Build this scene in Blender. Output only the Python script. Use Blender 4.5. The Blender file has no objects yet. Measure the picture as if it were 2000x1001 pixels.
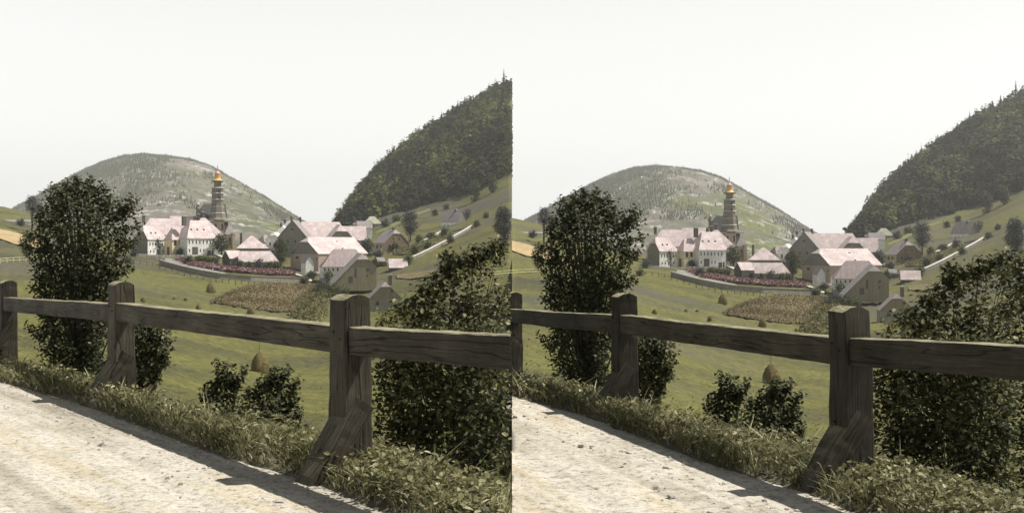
import bpy, math, random
import numpy as np
from mathutils import Vector, Matrix
sc = bpy.context.scene
C = sc.collection
rng = np.random.default_rng(7)
random.seed(7)

# ------------------------------------------------------------------ camera
EYE = 1.24
cam_d = bpy.data.cameras.new('camera'); cam = bpy.data.objects.new('camera', cam_d); C.objects.link(cam)
cam.location = (0, 0, EYE); cam.rotation_euler = (math.radians(90), 0, 0)
cam_d.sensor_width = 36; cam_d.lens = 36; cam_d.shift_y = -0.01025
cam_d.clip_start = 0.1; cam_d.clip_end = 60000
sc.camera = cam
sc.render.resolution_x = 1024; sc.render.resolution_y = 512
sc.view_settings.view_transform = 'Standard'; sc.view_settings.look = 'None'
sc.view_settings.exposure = 0.38; sc.view_settings.gamma = 1.0
# ------------------------------------------------------------------ sky and sun
SUN_EL = math.radians(57.5); SUN_AZ = (0.97, 0.22)      # direction towards the sun on the ground plane
w = bpy.data.worlds.new('World'); sc.world = w; w.use_nodes = True
nt = w.node_tree; nt.nodes.clear()
N = nt.nodes.new; K = nt.links.new
out = N('ShaderNodeOutputWorld'); bg = N('ShaderNodeBackground'); sky = N('ShaderNodeTexSky')
sky.sky_type = 'NISHITA'; sky.sun_disc = False; sky.sun_elevation = SUN_EL
sky.sun_rotation = math.atan2(SUN_AZ[0], SUN_AZ[1]); sky.dust_density = 4.0; sky.air_density = 1.0
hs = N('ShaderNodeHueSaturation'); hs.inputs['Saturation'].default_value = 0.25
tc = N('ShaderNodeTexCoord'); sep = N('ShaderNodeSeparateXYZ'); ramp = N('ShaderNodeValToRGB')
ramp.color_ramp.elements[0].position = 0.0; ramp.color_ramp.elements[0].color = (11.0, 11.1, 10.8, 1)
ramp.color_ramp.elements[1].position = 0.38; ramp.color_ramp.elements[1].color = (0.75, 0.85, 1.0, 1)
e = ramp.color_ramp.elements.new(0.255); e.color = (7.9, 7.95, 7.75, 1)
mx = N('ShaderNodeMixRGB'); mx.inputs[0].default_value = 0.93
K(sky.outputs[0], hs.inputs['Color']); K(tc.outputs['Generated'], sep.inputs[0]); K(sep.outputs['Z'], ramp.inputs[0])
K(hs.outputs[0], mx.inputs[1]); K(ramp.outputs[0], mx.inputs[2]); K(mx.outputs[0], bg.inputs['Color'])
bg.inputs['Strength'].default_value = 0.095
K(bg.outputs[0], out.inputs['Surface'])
sl = bpy.data.lights.new('sun', 'SUN'); sun = bpy.data.objects.new('sun', sl); C.objects.link(sun)
sl.energy = 5.0; sl.angle = math.radians(0.6); sl.color = (1.0, 0.95, 0.86)
sv = Vector((SUN_AZ[0]*math.cos(SUN_EL), SUN_AZ[1]*math.cos(SUN_EL), math.sin(SUN_EL))).normalized()
sun.rotation_euler = sv.to_track_quat('Z', 'Y').to_euler()
HAZE = 0.00017

# ------------------------------------------------------------------ two views side by side, one valley each
F = 2000.0; HV = 480.0
SIDES = (0, 1); SN = ('left', 'right')
def P(s, u, v, d):
    x = (u-1000.0)/F*d if s == 0 else u/F*d - 0.072
    return np.array((x, d, EYE - (v + 23.0*s - HV)/F*d))
def Pv(s, u, v, d):
    u = np.asarray(u, float); v = np.asarray(v, float); d = np.asarray(d, float)
    x = (u-1000.0)/F*d if s == 0 else u/F*d - 0.072
    return np.stack([x, d + 0*u, EYE - (v + 23.0*s - HV)/F*d], -1)
def az(s, u):
    return math.atan(-((u-1000.0) if s == 0 else u)/F)
def ca(u): return 0.5*(math.cos(az(0, u)) + math.cos(az(1, u)))

# ------------------------------------------------------------------ object helpers
def newmesh(name, V, Fs, mats, parent=None, smooth=False, rnd=None, midx=None, loc=None):
    """V (n,3); Fs list of index lists or an (m,k) array."""
    me = bpy.data.meshes.new(name)
    V = np.asarray(V, dtype=np.float32).reshape(-1, 3)
    if isinstance(Fs, np.ndarray):
        m, k = Fs.shape
        loops = Fs.astype(np.int32).ravel(); starts = np.arange(0, m*k, k, dtype=np.int32); tot = np.full(m, k, np.int32)
    else:
        m = len(Fs); tot = np.array([len(f) for f in Fs], np.int32)
        starts = np.concatenate([[0], np.cumsum(tot)[:-1]]).astype(np.int32) if m else np.zeros(0, np.int32)
        loops = np.array([i for f in Fs for i in f], np.int32)
    me.vertices.add(len(V)); me.vertices.foreach_set('co', V.ravel())
    me.loops.add(len(loops)); me.loops.foreach_set('vertex_index', loops)
    me.polygons.add(m); me.polygons.foreach_set('loop_start', starts); me.polygons.foreach_set('loop_total', tot)
    if midx is not None: me.polygons.foreach_set('material_index', np.asarray(midx, np.int32))
    me.polygons.foreach_set('use_smooth', np.full(m, bool(smooth)))
    me.update(calc_edges=True)
    if rnd is not None:
        a = me.attributes.new('rnd', 'FLOAT', 'FACE'); a.data.foreach_set('value', np.asarray(rnd, np.float32))
    if not isinstance(mats, (list, tuple)): mats = [mats]
    for m_ in mats: me.materials.append(m_)
    o = bpy.data.objects.new(name, me); C.objects.link(o)
    if parent is not None: o.parent = parent
    if loc is not None: o.location = loc
    return o
def tag(o, label=None, cat=None, group=None, kind=None):
    if label: o['label'] = label
    if cat: o['category'] = cat
    if group: o['group'] = group
    if kind: o['kind'] = kind
    return o
def empty(name, loc, rz=0.0):
    o = bpy.data.objects.new(name, None); C.objects.link(o); o.empty_display_size = 0.2
    o.location = loc; o.rotation_euler = (0, 0, rz); return o
REG = []
def thing(name, label, cat, u, v, d, rel=0.0, group=None):
    """an Empty at (u, v, d) of the left view, x axis square to the line of sight plus rel"""
    o = empty(name, P(0, u, v, d), az(0, u) + rel)
    tag(o, label.replace('{S}', 'left'), cat, group)
    REG.append((o, u, v, d, rel, label)); return o
def copy_tree(o, parent=None):
    c = o.copy(); C.objects.link(c)
    if parent is not None: c.parent = parent
    for ch in list(o.children): copy_tree(ch, c)
    return c

# ------------------------------------------------------------------ materials
def nodemat(name, rough=0.9, spec=0.2):
    m = bpy.data.materials.new(name); m.use_nodes = True
    t = m.node_tree; b = t.nodes['Principled BSDF']
    b.inputs['Roughness'].default_value = rough
    b.inputs['Specular IOR Level'].default_value = spec
    return m, t, b
def c4(c): return (c[0], c[1], c[2], 1)
def coords(t, scale=(1, 1, 1), kind='Object'):
    tc = t.nodes.new('ShaderNodeTexCoord'); mp = t.nodes.new('ShaderNodeMapping')
    mp.inputs['Scale'].default_value = scale
    t.links.new(tc.outputs[kind], mp.inputs['Vector']); return mp.outputs['Vector']
def noise(t, vec, scale, detail=4, rough=0.6, dist=0.0):
    n = t.nodes.new('ShaderNodeTexNoise'); n.inputs['Scale'].default_value = scale
    n.inputs['Detail'].default_value = detail; n.inputs['Roughness'].default_value = rough; n.inputs['Distortion'].default_value = dist
    t.links.new(vec, n.inputs['Vector']); return n.outputs['Fac']
def rampn(t, fac, stops):
    r = t.nodes.new('ShaderNodeValToRGB'); el = r.color_ramp.elements
    el[0].position = stops[0][0]; el[0].color = c4(stops[0][1]); el[1].position = stops[-1][0]; el[1].color = c4(stops[-1][1])
    for p, c in stops[1:-1]:
        q = el.new(p); q.color = c4(c)
    t.links.new(fac, r.inputs['Fac']); return r.outputs['Color']
def mix(t, a, b, fac, mode='MIX'):
    m = t.nodes.new('ShaderNodeMixRGB'); m.blend_type = mode
    for i, x in ((0, fac), (1, a), (2, b)):
        if hasattr(x, 'is_linked') or hasattr(x, 'links'): t.links.new(x, m.inputs[i])
        else: m.inputs[i].default_value = x if i == 0 else c4(x)
    return m.outputs[0]
def bump(t, b, h, strength=0.3, dist=0.05):
    n = t.nodes.new('ShaderNodeBump'); n.inputs['Strength'].default_value = strength; n.inputs['Distance'].default_value = dist
    t.links.new(h, n.inputs['Height']); t.links.new(n.outputs[0], b.inputs['Normal'])
def simple(name, c1, c2, scale=1.0, stretch=(1, 1, 1), rough=0.9, bmp=0.0, bd=0.05, detail=5, lo=0.3, hi=0.7, spec=0.2, c3=None, kind='Object', nrough=0.65):
    m, t, b = nodemat(name, rough, spec)
    v = coords(t, stretch, kind); f = noise(t, v, scale, detail, nrough)
    st = [(lo, c1), (hi, c2)] if c3 is None else [(lo, c1), ((lo+hi)/2, c3), (hi, c2)]
    col = rampn(t, f, st)
    f2 = noise(t, v, scale*6, 3)
    col = mix(t, col, rampn(t, f2, [(0.3, (.72, .72, .72)), (0.7, (1.18, 1.18, 1.18))]), 1.0, 'MULTIPLY')
    t.links.new(col, b.inputs['Base Color'])
    if bmp: bump(t, b, f2, bmp, bd)
    return m
def foliage(name, stops, rough=0.5, trans=0.25, spec=0.4):
    m = bpy.data.materials.new(name); m.use_nodes = True; t = m.node_tree; b = t.nodes['Principled BSDF']
    b.inputs['Roughness'].default_value = rough; b.inputs['Specular IOR Level'].default_value = spec
    at = t.nodes.new('ShaderNodeAttribute'); at.attribute_name = 'rnd'
    col = rampn(t, at.outputs['Fac'], stops)
    t.links.new(col, b.inputs['Base Color'])
    tr = t.nodes.new('ShaderNodeBsdfTranslucent'); ms = t.nodes.new('ShaderNodeMixShader'); ms.inputs[0].default_value = trans
    t.links.new(col, tr.inputs['Color']); t.links.new(b.outputs[0], ms.inputs[1]); t.links.new(tr.outputs[0], ms.inputs[2])
    t.links.new(ms.outputs[0], t.nodes['Material Output'].inputs['Surface'])
    return m
M = {}
M['roof_pink'] = simple('roof_pink', (.46, .375, .37), (.70, .635, .625), .45, (1, 1, 1), .85, .5, .1, c3=(.57, .475, .47))
M['roof_grey'] = simple('roof_grey', (.22, .20, .20), (.36, .33, .32), .5, (3, 1, 1), .85, .5, .1)
M['roof_rose'] = simple('roof_rose', (.28, .22, .22), (.42, .36, .35), .5, (3, 1, 1), .85, .5, .1)
M['roof_white'] = simple('roof_white', (.55, .55, .52), (.72, .71, .67), .5, rough=.8)
M['roof_cream'] = simple('roof_cream', (.34, .34, .26), (.46, .45, .36), .5, rough=.8)
M['roof_dark'] = simple('roof_dark', (.06, .065, .065), (.11, .11, .105), .8, rough=.8)
M['roof_brown'] = simple('roof_brown', (.12, .075, .07), (.22, .15, .14), .8, rough=.8)
M['wall_white'] = simple('wall_white', (.72, .72, .70), (.84, .84, .82), .25, rough=.9)
M['wall_cream'] = simple('wall_cream', (.72, .60, .38), (.82, .72, .52), .3, rough=.9)
M['wall_grey'] = simple('wall_grey', (.24, .23, .20), (.36, .35, .31), .3, rough=.9)
M['wall_rose'] = simple('wall_rose', (.42, .33, .27), (.52, .42, .36), .3, rough=.9)
M['wall_yellow'] = simple('wall_yellow', (.42, .37, .24), (.54, .48, .33), .3, rough=.9)
M['boards_grey'] = simple('boards_grey', (.17, .165, .14), (.27, .26, .22), .6, (5, 5, .3), .9, .4, .06)
M['boards_olive'] = simple('boards_olive', (.21, .19, .125), (.31, .285, .20), .6, (5, 5, .3), .9, .4, .06)
M['boards_brown'] = simple('boards_brown', (.17, .13, .085), (.26, .20, .14), .6, (.5, .5, 5), .9, .4, .06)
M['boards_dark'] = simple('boards_dark', (.08, .075, .065), (.14, .13, .115), .6, (5, 5, .3), .9)
M['pane'] = simple('window_glass', (.02, .022, .024), (.035, .036, .036), .5, rough=.35, spec=.5)
M['frame'] = simple('window_frame', (.35, .34, .31), (.45, .44, .4), .5)
M['chimney'] = simple('chimney_brick', (.10, .085, .075), (.17, .15, .13), 2)
M['cap'] = simple('chimney_cap', (.5, .5, .47), (.6, .6, .57), 2)
M['tower'] = simple('tower_shingle', (.13, .12, .095), (.26, .24, .20), .5, (1, 1, 3), .9, .4, .1)
M['tower_wall'] = simple('tower_wall', (.42, .33, .26), (.55, .45, .37), .3)
M['ledge'] = simple('tower_ledge', (.42, .40, .36), (.55, .53, .48), .5)
M['gold'] = simple('cupola_gold', (.55, .33, .07), (.68, .46, .13), .9, rough=.45, spec=.5)
M['cupola_pale'] = simple('cupola_pale', (.50, .38, .30), (.66, .55, .42), .9, rough=.5)
M['orange'] = simple('cupola_rose', (.55, .22, .12), (.70, .36, .25), .9, rough=.5)
M['stone'] = simple('stone_wall', (.20, .19, .17), (.36, .34, .30), 1.2, rough=.95, bmp=.5, bd=.1)
M['stone_cap'] = simple('wall_coping', (.55, .53, .47), (.70, .68, .62), 1.2)
M['hay'] = simple('hay', (.13, .105, .045), (.24, .20, .09), 3.5, (1, 1, 2.5), 1, .8, .08)
M['pole'] = simple('pole_wood', (.10, .09, .07), (.2, .18, .15), 3, (3, 3, .5))
M['fence_far'] = simple('pale_rails', (.50, .50, .22), (.62, .60, .34), 1.5)
M['bark'] = simple('bark', (.05, .045, .038), (.10, .09, .075), 6, (1, 1, .4), .95, .6, .02)
M['leaf_near'] = foliage('leaves_maple', [(0, (.018, .022, .010)), (.5, (.048, .055, .022)), (.85, (.105, .112, .048)), (.94, (.13, .13, .07)), (1, (.24, .23, .15))], .6, .3, .25)
M['leaf_hedge'] = foliage('leaves_hedge', [(0, (.017, .020, .009)), (.5, (.050, .056, .019)), (.82, (.135, .138, .048)), (.93, (.22, .21, .09)), (1, (.36, .33, .20))], .6, .3, .25)
M['leaf_far'] = foliage('leaves_village', [(0, (.035, .045, .018)), (.6, (.06, .072, .022)), (1, (.14, .145, .04))], .7, .2, .2)
M['leaf_grey'] = foliage('leaves_grey', [(0, (.035, .04, .034)), (.6, (.07, .076, .066)), (1, (.12, .125, .105))], .7, .2, .2)
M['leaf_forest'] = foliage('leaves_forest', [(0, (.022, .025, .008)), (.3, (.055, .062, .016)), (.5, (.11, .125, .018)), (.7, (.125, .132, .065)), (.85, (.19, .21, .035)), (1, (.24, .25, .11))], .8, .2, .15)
M['needles'] = foliage('needles', [(0, (.022, .028, .018)), (1, (.055, .062, .04))], .8, .15, .2)
M['grass'] = foliage('grass_blades', [(0, (.06, .062, .028)), (.35, (.13, .13, .058)), (.65, (.24, .23, .11)), (.88, (.42, .40, .23)), (1, (.66, .63, .48))], .6, .3, .3)
M['tufts'] = foliage('meadow_tufts', [(0, (.12, .12, .05)), (.5, (.17, .165, .06)), (1, (.26, .24, .11))], .9, .3, .1)
M['flowers'] = foliage('flower_petals', [(0, (.06, .055, .04)), (.3, (.12, .06, .06)), (.6, (.19, .085, .095)), (.85, (.30, .165, .165)), (1, (.42, .34, .31))], .7, .2, .1)
M['crop'] = foliage('crop_leaves', [(0, (.06, .06, .025)), (.5, (.12, .12, .04)), (.8, (.2, .17, .06)), (1, (.24, .24, .16))], .7, .2, .1)
M['cropb'] = foliage('crop_brown', [(0, (.08, .07, .04)), (.5, (.155, .128, .065)), (.8, (.20, .14, .07)), (1, (.24, .22, .15))], .8, .15, .1)
M['pebble'] = simple('pebble', (.30, .28, .25), (.5, .47, .42), 8)

def meadow_mat():
    m, t, b = nodemat('meadow', 0.95, 0.1)
    v = coords(t)
    f1 = noise(t, v, 0.028, 5, .62, .4)
    col = rampn(t, f1, [(.32, (.070, .068, .044)), (.44, (.092, .092, .042)), (.54, (.132, .130, .046)), (.62, (.112, .108, .052)), (.72, (.090, .088, .064))])
    vs = coords(t, (1, 1, 1)); mp = t.nodes.new('ShaderNodeMapping'); mp.inputs['Scale'].default_value = (.05, .30, .2)
    t.links.new(v, mp.inputs['Vector'])
    f2 = noise(t, mp.outputs[0], 1.0, 4, .6)
    col = mix(t, col, rampn(t, f2, [(.3, (.90, .90, .92)), (.7, (1.10, 1.09, 1.04))]), 1, 'MULTIPLY')
    f3 = noise(t, v, 1.1, 6, .75)
    col = mix(t, col, rampn(t, f3, [(.32, (.5, .5, .5)), (.68, (1.5, 1.5, 1.4))]), 1, 'MULTIPLY')
    f4 = noise(t, v, .012, 3, .5)
    col = mix(t, col, (.092, .089, .078), rampn(t, f4, [(.5, (0, 0, 0)), (.66, (.8, .8, .8))]))
    t.links.new(col, b.inputs['Base Color']); bump(t, b, f3, .6, .25)
    return m
M['meadow'] = meadow_mat()
def hill_mat():
    m, t, b = nodemat('far_hill', 0.95, 0.1)
    v = coords(t, (1, 1, 1))
    f = noise(t, v, .0042, 5, .6, .5)
    base = rampn(t, f, [(.34, (.115, .13, .028)), (.45, (.115, .12, .065)), (.54, (.145, .142, .11)), (.66, (.22, .18, .155))])
    f2 = noise(t, coords(t, (1, 1, 2.2)), .028, 6, .72)
    base = mix(t, base, (.52, .50, .47), rampn(t, f2, [(.53, (0, 0, 0)), (.66, (.9, .9, .9))]))
    f3 = noise(t, v, .011, 5, .6)
    base = mix(t, base, (.075, .085, .04), rampn(t, f3, [(.5, (0, 0, 0)), (.60, (.7, .7, .7))]))
    t.links.new(base, b.inputs['Base Color']); bump(t, b, f2, .7, 8)
    return m
M['hill'] = hill_mat()
M['rock'] = simple('rock', (.14, .13, .11), (.26, .25, .22), .08, rough=.95, bmp=.6, bd=2)
def road_mat(ang):
    m, t, b = nodemat('gravel_road', 0.95, 0.15)
    v = coords(t)
    mp = t.nodes.new('ShaderNodeMapping'); mp.inputs['Rotation'].default_value = (0, 0, ang)
    t.links.new(v, mp.inputs['Vector']); mp2 = t.nodes.new('ShaderNodeMapping'); mp2.inputs['Scale'].default_value = (.16, 2.6, 1); t.links.new(mp.outputs[0], mp2.inputs['Vector']); mp = mp2
    f1 = noise(t, mp.outputs[0], 1.1, 5, .6)
    col = rampn(t, f1, [(.3, (.34, .31, .26)), (.42, (.48, .445, .375)), (.50, (.60, .57, .505)), (.58, (.54, .48, .365)), (.66, (.61, .58, .515)), (.78, (.46, .42, .35))])
    f2 = noise(t, v, 22, 7, .8)
    col = mix(t, col, rampn(t, f2, [(.36, (.42, .40, .37)), (.5, (.95, .95, .95)), (.7, (1.08, 1.08, 1.08))]), 1, 'MULTIPLY')
    f3 = noise(t, v, 2.2, 4, .65)
    col = mix(t, col, rampn(t, f3, [(.36, (.84, .83, .80)), (.55, (1, 1, 1))]), 1, 'MULTIPLY')
    vo = t.nodes.new('ShaderNodeTexVoronoi'); vo.inputs['Scale'].default_value = 34; t.links.new(v, vo.inputs['Vector'])
    col = mix(t, col, rampn(t, vo.outputs['Distance'], [(.10, (.34, .32, .29)), (.20, (1, 1, 1))]), 1, 'MULTIPLY')
    t.links.new(col, b.inputs['Base Color'])
    ad = t.nodes.new('ShaderNodeMath'); ad.operation = 'ADD'; t.links.new(f2, ad.inputs[0]); t.links.new(f3, ad.inputs[1])
    bump(t, b, ad.outputs[0], .6, .012)
    return m
M['road'] = road_mat(.85); M['road_r'] = road_mat(1.24)
M['earth'] = simple('verge_earth', (.07, .065, .045), (.17, .155, .11), 5, rough=.95, bmp=.8, bd=.03)
def wood_mat():
    m, t, b = nodemat('weathered_wood', 0.8, 0.25)
    oi = t.nodes.new('ShaderNodeObjectInfo'); tcw = t.nodes.new('ShaderNodeTexCoord'); va = t.nodes.new('ShaderNodeVectorMath'); va.operation = 'MULTIPLY_ADD'
    cb = t.nodes.new('ShaderNodeCombineXYZ')
    for i_ in range(3): t.links.new(oi.outputs['Random'], cb.inputs[i_])
    t.links.new(cb.outputs[0], va.inputs[0]); va.inputs[1].default_value = (37, 11, 23); t.links.new(tcw.outputs['Object'], va.inputs[2])
    def coords(t, sc_):
        mp = t.nodes.new('ShaderNodeMapping'); mp.inputs['Scale'].default_value = sc_; t.links.new(va.outputs[0], mp.inputs['Vector']); return mp.outputs[0]
    v = coords(t, (1.5, 30, 30))
    f1 = noise(t, v, 3.0, 8, .7, .6)
    col = rampn(t, f1, [(.2, (.024, .022, .017)), (.45, (.044, .040, .032)), (.6, (.064, .059, .048)), (.82, (.12, .115, .098))])
    v2 = coords(t, (1, 1, 1)); f2 = noise(t, v2, 2.5, 5, .6)
    col = mix(t, col, rampn(t, f2, [(.35, (.58, .55, .47)), (.65, (1.3, 1.28, 1.2))]), 1, 'MULTIPLY')
    v3 = coords(t, (.5, 8, 8)); f3 = noise(t, v3, 2.2, 2, .4, .3)
    crack = rampn(t, f3, [(.482, (1, 1, 1)), (.497, (.15, .14, .13)), (.503, (.15, .14, .13)), (.518, (1, 1, 1))])
    col = mix(t, col, crack, .8, 'MULTIPLY')
    col = mix(t, col, rampn(t, oi.outputs['Random'], [(0, (.78, .78, .78)), (1, (1.2, 1.18, 1.12))]), 1.0, 'MULTIPLY')
    vk = t.nodes.new('ShaderNodeTexVoronoi'); vk.inputs['Scale'].default_value = 1.0; t.links.new(coords(t, (2.6, 7, 7)), vk.inputs['Vector'])
    col = mix(t, col, rampn(t, vk.outputs['Distance'], [(.05, (.25, .22, .18)), (.13, (1, 1, 1))]), .8, 'MULTIPLY')
    # pale lichen on up-facing surfaces, with the sunlit look of the tops painted in
    f4 = noise(t, v2, 7, 5, .7)
    g = t.nodes.new('ShaderNodeNewGeometry'); s = t.nodes.new('ShaderNodeSeparateXYZ'); t.links.new(g.outputs['Normal'], s.inputs[0])
    mm = t.nodes.new('ShaderNodeMath'); mm.operation = 'MULTIPLY'; t.links.new(rampn(t, s.outputs['Z'], [(.5, (0, 0, 0)), (.85, (1, 1, 1))]), mm.inputs[0])
    t.links.new(rampn(t, f4, [(.32, (.15, .15, .15)), (.55, (.9, .9, .9))]), mm.inputs[1])
    col = mix(t, col, (.33, .31, .20), mm.outputs[0])
    t.links.new(col, b.inputs['Base Color'])
    ad = t.nodes.new('ShaderNodeMath'); ad.operation = 'ADD'; t.links.new(f1, ad.inputs[0]); t.links.new(crack, ad.inputs[1])
    bump(t, b, ad.outputs[0], .7, .008)
    return m
M['wood'] = wood_mat()
M['nail'] = simple('rusty_nail', (.015, .012, .01), (.03, .022, .018), 20, rough=.7)

# ------------------------------------------------------------------ terrain function (same valley shape in both views)
UU = np.array([-400, 0, 100, 200, 300, 400, 500, 600, 650, 700, 750, 800, 900, 1000, 1100, 1400.])
TAB = {
 10:  [700,700,740,790,850,880,900,920,930,940,945,950,960,970,980,990],
 16:  [740,760,790,860,930,960,980,1000,1005,1010,1015,1020,1030,1040,1040,1040],
 30:  [700,715,735,790,840,865,890,905,908,910,915,920,930,940,940,940],
 45:  [670,680,695,730,790,815,835,850,852,855,857,860,870,880,880,880],
 70:  [630,640,650,680,720,750,770,785,785,785,785,785,790,790,790,790],
 100: [600,605,610,630,670,700,728,735,735,735,733,730,725,720,715,700],
 140: [560,568,572,590,625,648,668,680,678,675,670,665,650,640,625,600],
 200: [520,525,530,548,575,592,612,624,624,624,622,618,596,572,550,500],
 250: [490,495,505,525,545,562,580,596,602,606,603,592,556,522,500,450],
 300: [452,455,475,510,518,526,536,550,556,560,556,545,508,470,450,400],
 350: [425,430,455,492,500,502,502,512,524,530,520,503,476,440,420,380],
 420: [408,412,435,470,482,484,484,484,484,488,482,470,447,410,390,340],
 500: [400,402,425,460,474,476,476,476,474,463,448,440,425,380,355,300],
 600: [400,400,430,470,478,478,478,478,470,438,422,415,395,345,320,260],
 700: [420,420,450,476,480,480,480,480,474,412,378,355,310,265,240,180],
 800: [440,440,460,480,481,481,481,481,476,392,338,306,245,196,165,100],
 900: [460,460,470,481,482,482,482,482,478,400,334,290,222,166,130,60],
 1200:[478,478,480,483,484,484,484,484,482,440,400,370,320,270,240,160],
 1800:[482,482,482,482,483,483,483,483,483,482,480,478,470,460,450,400],
 4500:[481]*16}
_d = np.array(sorted(TAB)); _T = np.array([TAB[k] for k in _d], float)
GU = np.arange(-400, 1401, 10.); GL = np.linspace(math.log(10), math.log(4500), 260)
_t1 = np.array([np.interp(GU, UU, row) for row in _T])
GT = np.array([np.interp(GL, np.log(_d), _t1[:, j]) for j in range(len(GU))]).T
for _ in range(4):
    p = np.pad(GT, 1, mode='edge'); GT = (p[:-2, 1:-1] + 2*GT + p[2:, 1:-1])/4
for _ in range(6):
    p = np.pad(GT, 1, mode='edge'); GT = (p[1:-1, :-2] + 2*GT + p[1:-1, 2:])/4
def tv(u, d):
    u = np.clip(np.asarray(u, float), -400, 1399.9); l = np.clip(np.log(np.asarray(d, float)), GL[0], GL[-1]-1e-6)
    a = (u+400)/10; b = (l-GL[0])/(GL[1]-GL[0]); i = np.floor(a).astype(int); j = np.floor(b).astype(int)
    i = np.minimum(i, len(GU)-2); j = np.minimum(j, len(GL)-2); fa = a-i; fb = b-j
    return (GT[j, i]*(1-fa)+GT[j, i+1]*fa)*(1-fb) + (GT[j+1, i]*(1-fa)+GT[j+1, i+1]*fa)*fb
_edge_u = np.array([-400, -200, 0, 165, 400, 620, 760, 880, 1000, 1200, 1400.])
_edge_v = np.array([640, 690, 745, 790, 880, 945, 1005, 1070, 1130, 1260, 1420.])
def de(u): return 2*F/2*1.24/(np.interp(u, _edge_u, _edge_v)-HV)
def smooth01(x): x = np.clip(x, 0, 1); return x*x*(3-2*x)
def zloc(u, d):
    """ground height over the road plane, road edge at zero"""
    o = d - de(u)
    ver = np.interp(o, [-1, 0, .15, .45, 1.0, 1.5, 2.5, 4.0, 6], [0, 0, .035, .04, .02, -.10, -.50, -1.1, -1.9])
    tb = EYE - (tv(u, d)-HV)/F*d
    k = smooth01((o-1.2)/8.0)
    return ver*(1-k) + tb*k
def ground(s, u, d, off=0.0):
    z = zloc(u, d) - 23.0*s/F*d + off
    x = (np.asarray(u, float)-1000.0)/F*d if s == 0 else np.asarray(u, float)/F*d - 0.072
    return np.stack([x, d+0*x, z], -1)
def d_of(u, v):
    ds = np.exp(np.linspace(math.log(24), math.log(1000), 900)); vs = tv(np.full(900, float(u)), ds)
    i = np.argmax(vs <= v) if (vs <= v).any() else 899
    return float(ds[i])

# ------------------------------------------------------------------ setting: terrain, road, hills
for s in SIDES:
    us = np.concatenate([np.arange(-300, 0, 20.), np.arange(0, 1001, 8.)]) if s == 0 else np.concatenate([np.arange(0, 1001, 8.), np.arange(1010, 1301, 20.)])
    offs = np.array([0, .05, .15, .3, .45, .7, 1.0, 1.25, 1.5, 2.0, 2.7, 3.5, 4.6, 6, 7.6, 9.2])
    far = np.exp(np.linspace(math.log(20), math.log(4500), 210))
    rows = []
    for u in us:
        d0 = float(de(u)); near = d0+offs; last = near[-1]
        fr = last*np.power(4500/last, (np.arange(1, 200)/199.0)); dd = np.concatenate([near, fr])
        g = ground(s, np.full(len(dd), u), dd)
        rows.append(g)
    G = np.array(rows)                                   # (nu, nd, 3)
    rr = np.random.default_rng(3+s)
    nz = rr.normal(0, 1, G.shape[:2]); 
    G[:, 2:16, 2] += nz[:, 2:16]*0.012
    amp = np.clip((G[:, :, 1]-15)/300, 0, .5)*np.clip(1-(G[:, :, 1]-380)/300, .0, 1); G[:, :, 2] += nz*amp*.25
    if s == 0: G[..., 0] = np.minimum(G[..., 0], 0)
    else: G[..., 0] = np.maximum(G[..., 0], 0)
    nu, nd = G.shape[:2]
    idx = np.arange(nu*nd).reshape(nu, nd)
    q = np.stack([idx[:-1, :-1], idx[1:, :-1], idx[1:, 1:], idx[:-1, 1:]], -1).reshape(-1, 4)
    mi = np.tile(np.where(np.arange(nd-1) < 9, 1, 0), nu-1)
    # the cut bank where the two valleys meet
    col = nu-1 if s == 0 else 0
    sk = G[col].copy(); sk[:, 2] = np.minimum(sk[:, 2]-4, EYE-.12*sk[:, 1]-12)
    V = np.concatenate([G.reshape(-1, 3), sk]); si = nu*nd+np.arange(nd)
    a = idx[col]
    q2 = np.stack([a[:-1], si[:-1], si[1:], a[1:]], -1)
    o = newmesh('terrain', V, np.concatenate([q, q2]), [M['meadow'], M['earth'], M['rock']], smooth=True,
                midx=np.concatenate([mi, np.full(len(q2), 2)]))
    tag(o, kind='structure')
    # road
    us2 = np.concatenate([np.arange(-300, 0, 20.), np.arange(0, 1001, 10.)]) if s == 0 else np.concatenate([np.arange(0, 1001, 10.), np.arange(1020, 1401, 20.)])
    fr = np.linspace(0, 1, 60)**.8
    R = []
    for u in us2:
        d1 = float(de(u)) + .03*math.sin(u*.11)+.02*math.sin(u*.37)+.06; dd = 1.6 + (d1-1.6)*fr
        g = ground(s, np.full(60, u), dd); g[:, 2] = -23.0*s/F*dd
        R.append(g)
    R = np.array(R)
    # wheel tracks
    dist = (np.array([float(de(u)) for u in us2])[:, None]-R[..., 1])
    R[..., 2] += -.012*np.exp(-((dist-1.3)/.18)**2) - .01*np.exp(-((dist-2.6)/.2)**2) + .004*np.exp(-((dist-1.9)/.3)**2)
    R[..., 2] += np.random.default_rng(s).normal(0, .0012, R.shape[:2])
    R[:, -1, 2] -= .05
    if s == 0: R[..., 0] = np.minimum(R[..., 0], 0)
    else: R[..., 0] = np.maximum(R[..., 0], 0)
    nu, nd = R.shape[:2]; idx = np.arange(nu*nd).reshape(nu, nd)
    q = np.stack([idx[:-1, :-1], idx[1:, :-1], idx[1:, 1:], idx[:-1, 1:]], -1).reshape(-1, 4)
    tag(newmesh('road', R.reshape(-1, 3), q, M['road' if s == 0 else 'road_r'], smooth=True), kind='structure')
tag(newmesh('ground', [(-40, -30, -.22), (40, -30, -.22), (40, 3.2, -.22), (-40, 3.2, -.22)], [[0, 1, 2, 3]], M['road']), kind='structure')

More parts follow.
